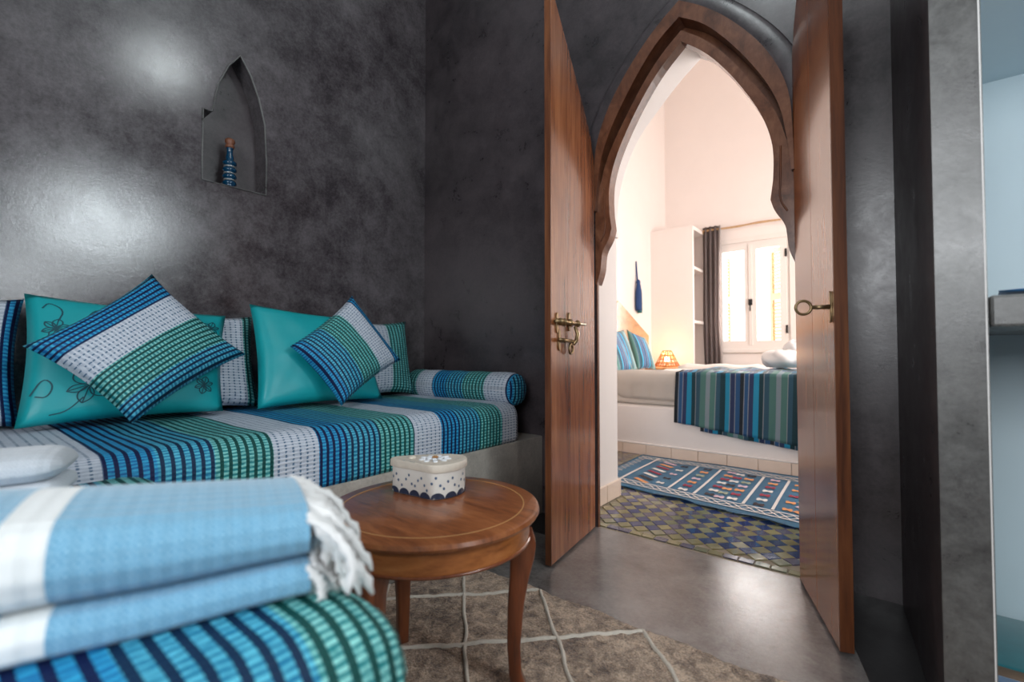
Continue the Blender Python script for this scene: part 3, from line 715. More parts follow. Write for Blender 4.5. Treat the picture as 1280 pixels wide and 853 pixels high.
def towel_mat(name, c1, c2, band0, band1, cw):
    t = NT(name); u, v = t.uv()
    s = 0.017
    a = t.math('ABSOLUTE', t.math('SUBTRACT', t.math('FRACT', t.math('DIVIDE', u, s)), 0.5)); b = t.math('ABSOLUTE', t.math('SUBTRACT', t.math('FRACT', t.math('DIVIDE', v, s)), 0.5))
    d = t.math('FRACT', t.math('MULTIPLY', t.math('ADD', a, b), 3.0))
    cx = t.n('ShaderNodeCombineXYZ'); t.link(u, cx.inputs[0]); t.link(v, cx.inputs[1])
    nz = t.noise(cx.outputs[0], 180, 3, 0.7); f = t.math('ADD', t.math('MULTIPLY', d, 0.55), t.math('MULTIPLY', nz, 0.5))
    base = t.ramp(f, [(0.25, c1), (0.75, c2)])
    m = t.math('MULTIPLY', t.math('GREATER_THAN', u, band0), t.math('LESS_THAN', u, band1))
    t.set(t.mix(m, base, cw), 0.9, sheen=0.35)
    t.bump(f, 0.5, 0.003); return t.m
M['towel'] = towel_mat('blue_fouta', (0.085, 0.30, 0.50), (0.28, 0.52, 0.68), 0.218, 0.254, (0.82, 0.84, 0.84))
M['towel_white'] = towel_mat('pale_fouta', (0.55, 0.60, 0.66), (0.66, 0.70, 0.75), 0.9, 1.0, (0.8, 0.8, 0.8))
ta = Vector((0.342, 0.94, 0)).normalized(); tp = Vector((-ta.y, ta.x, 0)); TK = Vector((-0.502, 0.275, ZF))
def fold(bm, p0, p1, z0, z1, a0, a1, rf, rb, rise=0.0, rnd_end=0.0):
    """one folded layer: rounded cross-section (tp, z) swept along ta, u = distance from the fringed end"""
    H = z1-z0; prof = []
    for k in range(13): a = -math.pi/2-math.pi*k/12; prof.append((p0+rf+rf*math.cos(a), z0+H/2+H/2*math.sin(a)))
    for k in range(1, 8): t = k/8; prof.append((p0+rf+(p1-rb-p0-rf)*t, z1+0.004*math.sin(t*3.1)))
    for k in range(13): a = math.pi/2-math.pi*k/12; prof.append((p1-rb+rb*math.cos(a), z0+H/2+H/2*math.sin(a)))
    uv = bm.loops.layers.uv.verify(); n = 40; rings = []; arc = [0]
    for q, r in zip(prof, prof[1:]): arc.append(arc[-1]+math.hypot(r[0]-q[0], r[1]-q[1]))
    for i in range(n+1):
        s = a0+(a1-a0)*i/n; e = 1.0
        if rnd_end and s-a0 < rnd_end: e = max(0.12, math.sqrt(1-(1-(s-a0)/rnd_end)**2))
        pm, zm = (p0+p1)/2, (z0+z1)/2; ring = []
        for q, z in prof:
            q2, z2 = pm+(q-pm)*(0.5+0.5*e if rnd_end else 1), zm+(z-zm)*e
            ring.append(bm.verts.new(TK-ta*s+tp*q2+Vector((0, 0, z2+0.0025*noise.noise(Vector((s*9, q*12, z*9)))+rise*s*max(0.0, (z-z0)/H)))))
        rings.append(ring)
    m = len(prof)
    for i in range(n):
        for j in range(m):
            j2 = (j+1) % m; f = bm.faces.new((rings[i][j], rings[i][j2], rings[i+1][j2], rings[i+1][j]))
            for l, (ii, jj) in zip(f.loops, ((i, j), (i, j+1), (i+1, j+1), (i+1, j))): l[uv].uv = (a0+(a1-a0)*ii/n, arc[jj] if jj < m else arc[-1]+0.1)
    for r, ii in ((rings[0], 0), (rings[-1], n)):
        f = bm.faces.new(r)
        for l, jj in zip(f.loops, range(m)): l[uv].uv = (a0+(a1-a0)*ii/n, arc[jj])
    return bm
tw = tag(root('folded_towel', TK), 'light blue folded fouta towel with white band and white knotted fringe, nearest the camera', 'towel')
TW, TT = 0.178, 0.106
obj('lower_fold', fold(B(), 0.006, TW, 0.004, TT*0.39, 0.0, 0.62, 0.018, 0.018), M['towel'], tw, True, 60)
obj('upper_fold', fold(B(), 0.0, TW*1.0, TT*0.44, TT, 0.002, 0.62, 0.040, 0.02, 0.09), M['towel'], tw, True, 60)
# fringe: knotted tassels hanging from the end
rnd = random.Random(11)
for i in range(64):
    lower = i % 4 == 3
    fp = rnd.random()**1.2; q = TW*(0.02+0.95*fp) if not lower else TW*(0.02+0.5*fp)
    z = (TT*0.985-0.05*max(0, 0.22-fp)) if not lower else TT*0.36
    st = TK-ta*(0.004)+tp*q+Vector((0, 0, z)); pts = [st]; rad = [0.0030]
    L = rnd.uniform(0.075, 0.13) if not lower else rnd.uniform(0.04, 0.065); dirv = (ta*rnd.uniform(0.5, 1.0)+tp*rnd.uniform(-0.5, 0.1)+Vector((0, 0, -0.25))).normalized(); n = 13
    cur = st.copy()
    for k in range(1, n+1):
        dirv = (dirv+Vector((rnd.uniform(-0.34, 0.34), rnd.uniform(-0.34, 0.34), -0.14+rnd.uniform(-0.14, 0.10)))).normalized()
        nxt = cur+dirv*L/n
        over = max(nxt.x-(FX1-0.07), nxt.y-(FY1-0.07), 0)
        floor_z = ZF+0.006-over*0.6
        if nxt.z < floor_z: nxt.z = floor_z+rnd.uniform(0, 0.006); dirv = (ta*0.7-tp*rnd.uniform(0, 0.6)).normalized()
        cur = nxt; pts.append(cur.copy()); rad.append((0.0068 if k % 2 else 0.0036) if k > 2 else 0.0032)
    rad[-1] = 0.0018
    obj('fringe_tassel', tube(B(), pts, rad, 7), M['white'], tw, True)

# second towel behind, paler
t2c = Vector((0, 0, ZF)); TK_save = TK.copy()
TK = Vector((-1.205, 0.165, ZF)); 
tw2 = tag(root('folded_towel', TK), 'pale grey-white rolled towel lying behind the blue towel at the left edge', 'towel')
obj('upper_fold', fold(B(), 0.0, 0.17, 0.036, 0.092, 0.0, 0.19, 0.045, 0.045, 0.0, 0.05), M['towel_white'], tw2, True, 60)
obj('lower_fold', fold(B(), 0.0, 0.17, 0.002, 0.036, 0.0, 0.19, 0.018, 0.018, 0.0, 0.03), M['towel_white'], tw2, True, 60)
TK = TK_save

# ------------------------------------------------------------------ nook things
mt = tag(root('floor_mat', (0.6, 1.75, 0)), 'teal and blue floor mat with brown braid inside the pale blue nook', 'mat')
obj('teal_panel', bbox((0.19, 1.70, 0.0), (1.03, 2.035, 0.065), 0.015, 3), M['cushion_teal'], mt, True, 40)
obj('braid', bbox((0.19, 1.66, 0.0), (1.03, 1.70, 0.067), 0.008, 2), M['brown_braid'], mt, True, 40)
obj('blue_panel', bbox((0.19, 1.42, 0.0), (1.03, 1.66, 0.065), 0.015, 3), M['cushion_blue'], mt, True, 40)
pillow('ledge_cushion', [(0.20, 1.46, 0.987), (0.62, 1.44, 0.987), (0.64, 1.84, 0.987), (0.22, 1.86, 0.987)], 0.028, M['cushion_blue'], 'blue-green cushion lying flat on the nook ledge at the right edge', None, seed=9, cat='cushion', pinch=0.05)

# ------------------------------------------------------------------ bedroom shell
HX, WY, BC = -2.2, 6.0, 4.7
grd = S(obj('floor_bedroom', bbox((-2.6, 2.075, -0.06), (1.4, 6.1, -0.004)), M['grout']))
M['t_olive'] = plain('zellige_olive', (0.25, 0.225, 0.11), 0.14, var=0.35, nscale=18, bump=0.15, coat=0.5)
M['t_green'] = plain('zellige_green', (0.18, 0.185, 0.105), 0.16, var=0.35, nscale=18, bump=0.15, coat=0.5)
M['t_blue'] = plain('zellige_blue', (0.028, 0.042, 0.15), 0.14, var=0.4, nscale=18, bump=0.15, coat=0.5)
M['t_violet'] = plain('zellige_violet', (0.10, 0.088, 0.14), 0.16, var=0.4, nscale=18, bump=0.15, coat=0.5)
tile_me = {}
for k in ('t_olive', 't_green', 't_blue', 't_violet'):
    bm = B(); s = 0.0412; vs0 = [bm.verts.new((x, y, 0)) for x, y in ((s, 0), (0, s), (-s, 0), (0, -s))]; s2 = s-0.003
    vs1 = [bm.verts.new((x, y, 0.005)) for x, y in ((s2, 0), (0, s2), (-s2, 0), (0, -s2))]
    bm.faces.new(vs1)
    for j in range(4): bm.faces.new((vs0[j], vs0[(j+1) % 4], vs1[(j+1) % 4], vs1[j]))
    me = bpy.data.meshes.new('tile'); bm.to_mesh(me); bm.free(); me.materials.append(M[k]); tile_me[k] = me
rnd = random.Random(5); D = 0.085; rest = B()
for j in range(0, 40):
    for i in range(-24, 30):
        x = CX+i*D+(D/2 if j % 2 else 0); y = 2.188+j*D/2
        if x < -2.55 or x > 1.35 or y > 3.77: continue
        if y < Y1 and not (PC-PW+0.03 < x < PC+PW-0.03): continue
        vis = y < 2.86 and -1.36 < x < -0.12
        kk = (rnd.choice(('t_blue', 't_violet')) if (j % 2) else rnd.choice(('t_olive', 't_olive', 't_green')))
        if x > -0.75 and kk == 't_violet' and rnd.random() < 0.6: kk = 't_blue'
        rx, ry = rnd.gauss(0, 0.012), rnd.gauss(0, 0.012)
        if vis:
            o = bpy.data.objects.new('tile', tile_me[kk]); col.objects.link(o); o.parent = grd; o.location = Vector((x, y, -0.004))-wloc(grd); o.rotation_euler = (rx, ry, rnd.gauss(0, 0.02))
        else:
            s = 0.039; mi = {'t_olive': 0, 't_green': 1, 't_blue': 2, 't_violet': 3}[kk]
            f = rest.faces.new([rest.verts.new((x+a, y+b, 0.0008)) for a, b in ((s, 0), (0, s), (-s, 0), (0, -s))]); f.material_index = mi
tag(obj('far_tiles', rest, [M['t_olive'], M['t_green'], M['t_blue'], M['t_violet']], grd, normals=False), kind='stuff')
# border row of small oblong tiles and half tiles along the threshold
n = 17
for i in range(n):
    x0 = PC-PW+0.0+i*(2*PW)/n
    obj('border_tile', bbox((x0+0.002, 2.100, -0.004), (x0+2*PW/n-0.002, 2.140, 0.001), 0.0015, 1), M[rnd.choice(('t_olive', 't_green', 't_olive', 't_violet'))], grd)

bm = B(); prism(bm, [(Y1, 0), (WY+0.1, 0), (WY+0.1, BC), (Y1, BC)], 'x', HX-0.06, HX); S(obj('wall_bedroom_left', bm, M['bedwall']))
bm = B(); prism(bm, [(Y1, 0), (WY+0.1, 0), (WY+0.1, BC), (Y1, BC)], 'x', 1.25, 1.31, [[(3.6, 1.15), (5.0, 1.15), (5.0, 2.65), (3.6, 2.65)]]); S(obj('wall_bedroom_right', bm, M['bedwall']))
WX0, WX1, WZ0, WZ1 = -1.60, -0.80, 0.90, 2.16
bm = B(); prism(bm, [(HX-0.06, 0), (1.31, 0), (1.31, BC), (HX-0.06, BC)], 'y', WY, WY+0.14, [[(WX0, WZ0), (WX1, WZ0), (WX1, WZ1), (WX0, WZ1)]]); wbk = S(obj('wall_bedroom_back', bm, M['bedwall']))
S(obj('ceiling_bedroom', bbox((HX-0.06, Y1, BC), (1.31, WY+0.14, BC+0.08)), M['bedwall']))

# bedroom window: frame, two sashes, panes, handle, hinges
wn = S(tag(root('window_1', ((WX0+WX1)/2, WY+0.03, WZ0)), 'white casement window with two sashes in the bedroom'))
FY0, FY1w = WY+0.005, WY+0.055
def rect_frame(x0, x1, z0, z1, w, y0, y1):
    bm = B(); prism(bm, [(x0, z0), (x1, z0), (x1, z1), (x0, z1)], 'y', y0, y1, [[(x0+w, z0+w), (x1-w, z0+w), (x1-w, z1-w), (x0+w, z1-w)]]); return bm
obj('window_frame', rect_frame(WX0, WX1, WZ0, WZ1, 0.04, FY0, FY1w+0.02), M['winframe'], wn)
mid = (WX0+WX1)/2
for k, (a, b) in enumerate(((WX0+0.035, mid-0.001), (mid+0.001, WX1-0.035))):
    so = obj('sash', rect_frame(a, b, WZ0+0.035, WZ1-0.035, 0.062, FY0-0.012, FY1w), M['winframe'], wn)
    obj('pane', bbox((a+0.06, FY0+0.018, WZ0+0.095), (b-0.06, FY0+0.024, WZ1-0.095)), M['glass'], so)
obj('mullion_cover', bbox((mid-0.02, FY0-0.022, WZ0+0.04), (mid+0.02, FY0-0.012, WZ1-0.04), 0.004), M['winframe'], wn)
bm = bbox((mid-0.022, FY0-0.038, 1.41), (mid+0.022, FY0-0.022, 1.48), 0.005); obj('latch_plate', bm, M['iron'], wn)
bm = B(); tube(bm, [(mid, FY0-0.045, 1.44), (mid, FY0-0.05, 1.34)], [0.009, 0.007], 8); obj('latch_handle', bm, M['iron'], wn, True)
for z in (1.12, 1.98):
    bm = B(); tube(bm, [(WX1-0.035, FY0-0.016, z-0.045), (WX1-0.035, FY0-0.016, z+0.045)], 0.011, 8); obj('hinge', bm, M['iron'], wn, True)
obj('window_sill', bbox((WX0-0.05, WY-0.03, WZ0-0.045), (WX1+0.05, WY+0.02, WZ0), 0.006), M['winframe'], wn)
obj('architrave', rect_frame(WX0-0.055, WX1+0.055, WZ0-0.0, WZ1+0.055, 0.055, WY-0.012, WY+0.002), M['winframe'], wn)
# louvred shutters folded open outside the window
for nm, xh, ang, lab in (('shutter', WX1-0.02, math.radians(100), 'orange wooden louvred shutter outside the right window pane'), ('shutter', WX0+0.02, math.radians(86), 'orange wooden louvred shutter outside the left window pane')):
    d = Vector((-math.cos(ang) if xh > mid else math.cos(ang)*-1, math.sin(ang), 0)); 
    if xh > mid: d = Vector((-0.66, 0.751, 0))
    else: d = Vector((0.10, 0.995, 0))
    nv = Vector((-d.y, d.x, 0)); h0 = Vector((xh, WY+0.15, 0)); r = tag(root(nm, (h0.x, h0.y, WZ0+0.02)), lab, 'shutter', 'window shutters')
    def slab(s0, s1, z0, z1, t=0.03):
        bm = B(); vs = box(bm, (s0, -t/2, z0), (s1, t/2, z1))
        for v in bm.verts: c = v.co.copy(); q = h0+d*c.x+nv*c.y; v.co = (q.x, q.y, c.z)
        return bm
    Wd = 0.36
    for a, b in ((0, 0.05), (Wd-0.05, Wd)): obj('stile', slab(a, b, WZ0+0.02, WZ1-0.02), M['shutter'], r)
    for a, b in ((WZ0+0.02, WZ0+0.1), (1.49, 1.57), (WZ1-0.1, WZ1-0.02)): obj('rail', slab(0.05, Wd-0.05, a, b), M['shutter'], r)
    z = WZ0+0.12
    while z < WZ1-0.12:
        if not 1.46 < z < 1.58: obj('slat', slab(0.05, Wd-0.05, z, z+0.022, 0.012), M['shutter'], r)
        z += 0.042

# built-in closet between head wall and window wall
CYf = 5.5
cl = tag(root('built_in_closet', (-1.95, 5.75, 0)), 'white built-in closet with open shelves beside the grey curtain', 'closet')
obj('front_panel', bbox((HX, CYf, 0), (-1.70, CYf+0.04, 2.33), 0.003), M['bedwall'], cl)
obj('top_panel', bbox((HX, CYf+0.04, 2.29), (-1.70, WY, 2.33)), M['bedwall'], cl)
obj('back_panel', bbox((HX, CYf+0.04, 0), (HX+0.03, WY, 2.29)), M['bedwall'], cl)
for z in (0.6, 1.2, 1.83): obj('shelf', bbox((HX+0.03, CYf+0.04, z), (-1.705, WY, z+0.035), 0.002), M['bedwall'], cl)

# curtain and rod
rd = tag(root('curtain_rod', (-1.1, WY-0.09, 2.35)), 'thin raw wood branch used as curtain rod above the bedroom window', 'rod')
pts = [(-1.73+1.5*k/14, WY-0.10, 2.335+0.004*math.sin(k*1.3)+0.010*k/14) for k in range(15)]
obj('branch', tube(B(), pts, [0.012+0.002*math.sin(k*2.2) for k in range(15)], 10), M['rod'], rd, True)
obj('finial', lathe(B(), [(0, -0.03), (0.022, -0.024), (0.03, 0), (0.02, 0.02), (0, 0.026)], (-1.74, WY-0.10, 2.335), 14, (1, 0, 0)), M['rod'], rd, True)
obj('bracket', bbox((-1.725, WY-0.13, 2.30), (-1.69, WY, 2.325), 0.004), M['rod'], rd)
ct = tag(root('curtain', (-1.62, WY-0.1, 0)), 'plum grey curtain gathered at the left of the bedroom window', 'curtain')
def curt(x0, x1, mat, ph, nm, z0=0.2):
    bm = B(); n, m = 44, 10; g = {}
    for i in range(n+1):
        for j in range(m+1):
            t = i/n; z = z0+(2.38-z0)*j/m; x = x0+(x1-x0)*t+0.01*math.sin(j*0.9)*(1-j/m)
            g[i, j] = bm.verts.new((x, WY-0.105+0.032*math.sin(t*6.283*((x1-x0)/0.055)+ph)*(0.8+0.2*math.sin(j)), z))
    for i in range(n):
        for j in range(m): bm.faces.new((g[i, j], g[i+1, j], g[i+1, j+1], g[i, j+1]))
    bmesh.ops.solidify(bm, geom=bm.faces[:], thickness=0.004)
    obj(nm, bm, mat, ct, True)
curt(-1.705, -1.53, M['curtain'], 0.4, 'drape')
curt(-1.53, -1.492, M['curtain_edge'], 1.4, 'silver_edge')

# tassel on the head wall
ts = tag(root('wall_tassel', (HX+0.02, 5.05, 1.33)), 'navy and green thread tassel hanging on the white bedroom wall', 'tassel')
obj('cord', tube(B(), [(HX+0.006, 5.05, 1.90), (HX+0.012, 5.052, 1.78), (HX+0.02, 5.05, 1.68)], [0.008, 0.009, 0.01], 8), M['navy'], ts, True)
obj('knot', lathe(B(), [(0, 0), (0.02, 0.01), (0.026, 0.03), (0.014, 0.055), (0, 0.06)], (HX+0.03, 5.05, 1.63), 14), M['navy'], ts, True)
obj('navy_skirt', lathe(B(), [(0, 0), (0.033, 0), (0.036, 0.04), (0.033, 0.2), (0.024, 0.29), (0.012, 0.315), (0, 0.315)], (HX+0.04, 5.035, 1.335), 16), M['navy'], ts, True)
obj('green_skirt', lathe(B(), [(0, 0), (0.026, 0), (0.029, 0.04), (0.026, 0.2), (0.02, 0.27), (0, 0.28)], (HX+0.032, 5.085, 1.31), 16), M['greenthread'], ts, True)

# bed platform with tile skirting
BY0 = 3.78
bp_ = tag(root('bed_platform', (-1.0, 4.5, 0)), 'white plastered bed platform with cream tile skirting', 'bed base')
obj('platform_block', bbox((HX+0.012, BY0, 0), (0.35, 5.11, 0.41), 0.02, 3), M['plaster'], bp_, True, 30)
obj('plaster_ledge', bbox((HX+0.012, BY0-0.018, 0.086), (0.35, BY0+0.005, 0.10), 0.006, 2), M['plaster'], bp_)
skirting(bp_, -2.19, 0.33, BY0-0.016, BY0, 0.086, 0.21, 'x')
bm = rbox((HX+0.06, BY0+0.06, 0.412), (0.2, 5.09, 0.635), 0.06, (14, 10, 2), 4, amp=0.006); tag(obj('bed_mattress', bm, M['linen'], None, True), 'white sheeted bed mattress on the plaster platform', 'mattress')
bm = rbox((HX+0.50, BY0+0.05, 0.632), (0.18, 5.10, 0.68), 0.022, (24, 20, 1), 3)
for v in bm.verts:
    if v.co.z > 0.63: v.co.z += 0.012*noise.noise(v.co*6)+0.02*max(0, noise.noise(v.co*2.2))+0.010
dv = tag(obj('duvet', bm, M['linen'], None, True), 'white folded duvet spread over the bed under the striped throw', 'duvet')
# turned-back, hanging end of the sheet at the front
bm = B(); g = {}; n, m = 30, 12
for i in range(n+1):
    for j in range(m+1):
        t = j/m; x = -1.93+0.62*i/n
        if t < 0.35: y, z = BY0+0.35-(0.35-0.02)*t/0.35, 0.70
        else: k = (t-0.35)/0.65; y, z = BY0+0.02-0.022*min(1, k*3)-0.01*math.sin(i*0.9)*k, 0.70-0.235*k*(0.75+0.25*min(1, i/8))
        g[i, j] = bm.verts.new((x, y+0.004*noise.noise(Vector((i*0.3, j*0.3, 0))), z+0.008*noise.noise(Vector((i*0.2, j*0.4, 3)))))
for i in range(n):
    for j in range(m): bm.faces.new((g[i, j], g[i+1, j], g[i+1, j+1], g[i, j+1]))
bmesh.ops.solidify(bm, geom=bm.faces[:], thickness=0.014)
obj('turned_sheet', bm, M['linen'], dv, True)
# raised fold of the duvet behind
bm = B(); tube(bm, [(-1.62+0.09*k, 4.75+0.02*math.sin(k), 0.70+0.008*math.sin(k*1.7)) for k in range(10)], [0.02]+[0.045]*8+[0.02], 12); obj('rolled_edge', bm, M['linen'], dv, True)

hb = B(); prism(hb, [(3.80, 0.412), (5.30, 0.412), (5.30, 1.06), (4.50, 1.40), (3.80, 1.06)], 'x', HX+0.002, HX+0.05)
bmesh.ops.bevel(hb, geom=[e for e in hb.edges if e.is_boundary is False and e.calc_face_angle(0) > 0.6], offset=0.006, segments=2, affect='EDGES')
tag(obj('headboard', hb, M['headboard'], None), 'light wooden gabled headboard behind the bed pillows', 'headboard')

def bedstripe(name, scale=1.0, off=0.0):
    t = NT(name); u, v = t.uv()
    seq = [(0, (0.012, 0.009, 0.016)), (0.055, (0.02, 0.10, 0.27)), (0.125, (0.022, 0.035, 0.125)), (0.19, (0.012, 0.33, 0.55)), (0.262, (0.004, 0.04, 0.055)), (0.33, (0.03, 0.10, 0.16)), (0.40, (0.10, 0.25, 0.22)), (0.49, (0.30, 0.38, 0.43)), (0.555, (0.10, 0.25, 0.22)), (0.645, (0.03, 0.10, 0.16)), (0.71, (0.004, 0.04, 0.055)), (0.785, (0.012, 0.33, 0.55)), (0.855, (0.022, 0.035, 0.125)), (0.93, (0.02, 0.10, 0.27))]
    un = t.math('FRACT', t.math('DIVIDE', t.math('ADD', u, off), 0.475*scale))
    c = t.ramp(un, [(p, tuple(min(1, x*1.35) for x in q)) for p, q in seq], 'CONSTANT')
    nz = t.n('ShaderNodeCombineXYZ'); t.link(u, nz.inputs[0]); t.link(v, nz.inputs[1]); nn = t.noise(nz.outputs[0], 60, 3, 0.6)
    # thin pale weft lines between bands
    m = None
    for p in (0.125, 0.06, 0.33, 0.645, 0.93, 0.855):
        k = t.math('LESS_THAN', t.math('ABSOLUTE', t.math('SUBTRACT', un, p)), 0.006); m = k if m is None else t.math('MAXIMUM', m, k)
    t.set(t.mix(t.math('MULTIPLY', m, 0.75), t.mix(t.math('MULTIPLY', nn, 0.16), c, (0.12, 0.32, 0.42)), (0.5, 0.56, 0.6)), 0.6, sheen=0.2)
    t.bump(nn, 0.2, 0.004); return t.m
M['throw'] = bedstripe('striped_throw')
def throw_layer(x0, x1, dz, out, mat, nm, parent, ph):
    bm = B(); uv = bm.loops.layers.uv.verify(); n, m = 90, 40; g = {}; vv = {}
    for i in range(n+1):
        x = x0+(x1-x0)*i/n
        drop = 0.30-(x+1.31)/0.83*0.085+dz
        for j in range(m+1):
            t = j/m
            if t < 0.5:
                k = t/0.5; y = 4.9-(4.9-BY0-0.005)*k; z = 0.714+0.012*noise.noise(Vector((x*7, y*5, ph)))+0.010*math.sin(x*26+y*3)*(0.4+0.6*(1-k))
                if k > 0.93: z -= 0.010
            else:
                k = (t-0.5)/0.5; z = 0.70-(0.70-drop)*k; y = BY0-0.026-out-0.010*math.sin(x*23+ph)*min(1, k*1.8)-0.006*math.sin(x*57+k*2)*k
            g[i, j] = bm.verts.new((x+0.035*(0 if t < 0.5 else -(t-0.5)*0.9)+ (0.04*(0.5-t) if t < 0.5 else 0), y, z)); vv[i, j] = t*2.2
    for i in range(n):
        for j in range(m):
            ks = ((i, j), (i+1, j), (i+1, j+1), (i, j+1)); f = bm.faces.new([g[k] for k in ks])
            for l, k in zip(f.loops, ks): l[uv].uv = ((x1-x0)*k[0]/n, vv[k])
    bmesh.ops.solidify(bm, geom=bm.faces[:], thickness=0.005)
    return obj(nm, bm, mat, parent, True)
th_ = throw_layer(-1.30, 0.05, 0.0, 0.008, M['throw'], 'bed_throw', None, 0.0)
tag(th_, 'blue, green and black striped throw hanging over the bed edge', 'throw')
throw_layer(-1.10, 0.05, -0.03, 0.0, M['throw'], 'under_layer', th_, 0.6)

# bed pillows
M['bedpillow'] = bedstripe('striped_bed_pillow', 0.62, 0.05)
pillow('white_bed_pillow', [(HX+0.10, 4.55, 0.665), (HX+0.10, 5.06, 0.665), (HX+0.075, 5.06, 1.0), (HX+0.075, 4.55, 1.0)], 0.07, M['linen'], 'white pillow against the headboard behind the striped bed pillows', None, seed=12)
GP = 'striped pillows at the head of the bed'
pillow('striped_bed_pillow', [(-1.86, 3.86, 0.665), (-1.84, 4.16, 0.665), (-2.02, 4.14, 1.08), (-2.03, 3.84, 1.08)], 0.12, M['bedpillow'], 'striped blue bed pillow nearest the white door jamb', GP, u0=0.1, seed=13)
pillow('striped_bed_pillow', [(-1.97, 4.16, 0.665), (-1.93, 4.46, 0.665), (-2.07, 4.44, 1.09), (-2.10, 4.12, 1.08)], 0.11, M['bedpillow'], 'middle one of the three striped blue bed pillows', GP, u0=0.15, seed=14)
pillow('striped_bed_pillow', [(-1.98, 4.58, 0.68), (-1.91, 4.90, 0.67), (-2.02, 4.86, 1.02), (-2.09, 4.56, 1.10)], 0.12, M['bedpillow'], 'striped blue bed pillow nearest the bedside lamp', GP, u0=0.12, seed=15)

# twisted towels on the bed
tz = tag(root('bath_towel', (-0.62, 4.42, 0.73)), 'white rolled bath towel heap on the striped throw', 'towel')
def lump(c, r, seed, nm, parent):
    bm = B(); bmesh.ops.create_uvsphere(bm, u_segments=24, v_segments=16, radius=1)
    for v in bm.verts:
        k = 1+0.16*noise.noise(v.co*1.8+Vector((seed, 0, 0)))+0.07*math.sin(7*math.atan2(v.co.y, v.co.x)+4*v.co.z)
        z = v.co.z*r[2]*k; v.co = Vector((c[0]+v.co.x*r[0]*k, c[1]+v.co.y*r[1]*k, max(c[2]+z, c[2]-r[2]*0.8)))
    obj(nm, bm, M['white'], parent, True)
lump((-0.62, 4.42, 0.80), (0.19, 0.16, 0.085), 1, 'towel_roll', tz); lump((-0.56, 4.42, 0.885), (0.085, 0.08, 0.07), 4, 'towel_twist', tz)

# nightstand and wicker lamp beyond the bed
NSX, NSY = -1.93, 5.45
ns = tag(root('nightstand', (-2.05, 5.46, 0)), 'narrow wooden bedside shelf under the wicker lamp', 'nightstand')
obj('top', bbox((HX+0.055, 5.13, 0.665), (-1.72, 5.495, 0.69), 0.004), M['headboard'], ns)
for x in (HX+0.075, -1.76): obj('side', bbox((x-0.015, 5.14, 0), (x+0.015, 5.49, 0.665)), M['headboard'], ns)
LX, LY, LZ = -1.93, 5.28, 0.692
lp = tag(root('wicker_lamp', (LX, LY, LZ)), 'small lit wicker cone lamp beside the bed', 'lamp')
for k in range(14):
    a = k*2*math.pi/14; bm = B()
    tube(bm, [(LX+r*math.cos(a+t), LY+r*math.sin(a+t), LZ+z) for r, z, t in ((0.135, 0.012, 0), (0.105, 0.07, 0.12), (0.075, 0.13, 0.24), (0.045, 0.185, 0.36))], 0.0055, 6); obj('shade_rib', bm, M['wicker'], lp, True)
for r, z in ((0.136, 0.012), (0.117, 0.05), (0.096, 0.09), (0.072, 0.135), (0.046, 0.185)):
    bm = B(); tube(bm, [(LX+r*math.cos(k*2*math.pi/28), LY+r*math.sin(k*2*math.pi/28), LZ+z) for k in range(28)], 0.006, 6, closed=True); obj('shade_ring', bm, M['wicker'], lp, True)
bm = B(); bmesh.ops.create_uvsphere(bm, u_segments=14, v_segments=10, radius=0.028)
for v in bm.verts: v.co += Vector((LX, LY, LZ+0.09))
obj('bulb', bm, M['bulb'], lp, True)
obj('lamp_base', lathe(B(), [(0, 0), (0.05, 0), (0.05, 0.012), (0.012, 0.02), (0.012, 0.062), (0, 0.062)], (LX, LY, LZ), 18), M['wicker'], lp, True)
pl_ = bpy.data.lights.new('lamp_glow', 'POINT'); pl_.energy = 5; pl_.color = (1, 0.62, 0.32); pl_.shadow_soft_size = 0.035
plo = bpy.data.objects.new('lamp_glow', pl_); col.objects.link(plo); plo.location = (LX, LY, LZ+0.15)

# ------------------------------------------------------------------ kilim
kl = tag(root('kilim_rug', (-0.9, 3.2, 0)), 'blue flat-woven kilim with white, red and orange motifs beside the bed', 'rug')
def kilim_mat():
    t = NT('kilim_blue'); p = t.pos(); v = t.mapping(p, (6, 90, 1)); a = t.noise(v, 3, 4, 0.7); b = t.noise(p, 4, 3)
    t.set(t.ramp(t.math('ADD', t.math('MULTIPLY', a, 0.6), t.math('MULTIPLY', b, 0.4)), [(0.3, (0.022, 0.15, 0.30)), (0.7, (0.06, 0.28, 0.47))]), 0.9, sheen=0.3); t.bump(a, 0.4, 0.003); return t.m
M['kilim'] = kilim_mat()
kc = {'k_white': (0.62, 0.60, 0.58), 'k_orange': (0.62, 0.28, 0.12), 'k_red': (0.26, 0.035, 0.06), 'k_dark': (0.045, 0.035, 0.04), 'k_pink': (0.55, 0.40, 0.46), 'k_sage': (0.30, 0.33, 0.25)}
for k, c in kc.items(): M[k] = plain(k+'_wool', c, 0.95, var=0.15, nscale=120)
KO = Vector((-1.55, 2.800, 0.004)); KU = Vector((1.60, -0.225, 0)); KUl = KU.length; ku = KU.normalized()
def kil(u, v):
    """u metres along the near edge, v metres towards the bed"""
    p = KO+ku*u; far = 3.745-0.004*math.sin(u*9); 
    return Vector((p.x-0.03*v, p.y+(far-p.y)*v/1.0, 0))
KU_L = 1.75
def kz(u, v): return 0.010+0.003*math.sin(u*7)*math.sin(v*5)+0.010*max(0, 0.05-v)/0.05*max(0, math.sin(u*13))
bm = B(); g = {}; n, m = 70, 30
for i in range(n+1):
    for j in range(m+1):
        u, v = KU_L*i/n, j/m; p = kil(u, v + (0.008*math.sin(u*21) if j == 0 else 0)); g[i, j] = bm.verts.new((p.x, p.y, kz(u, v)))
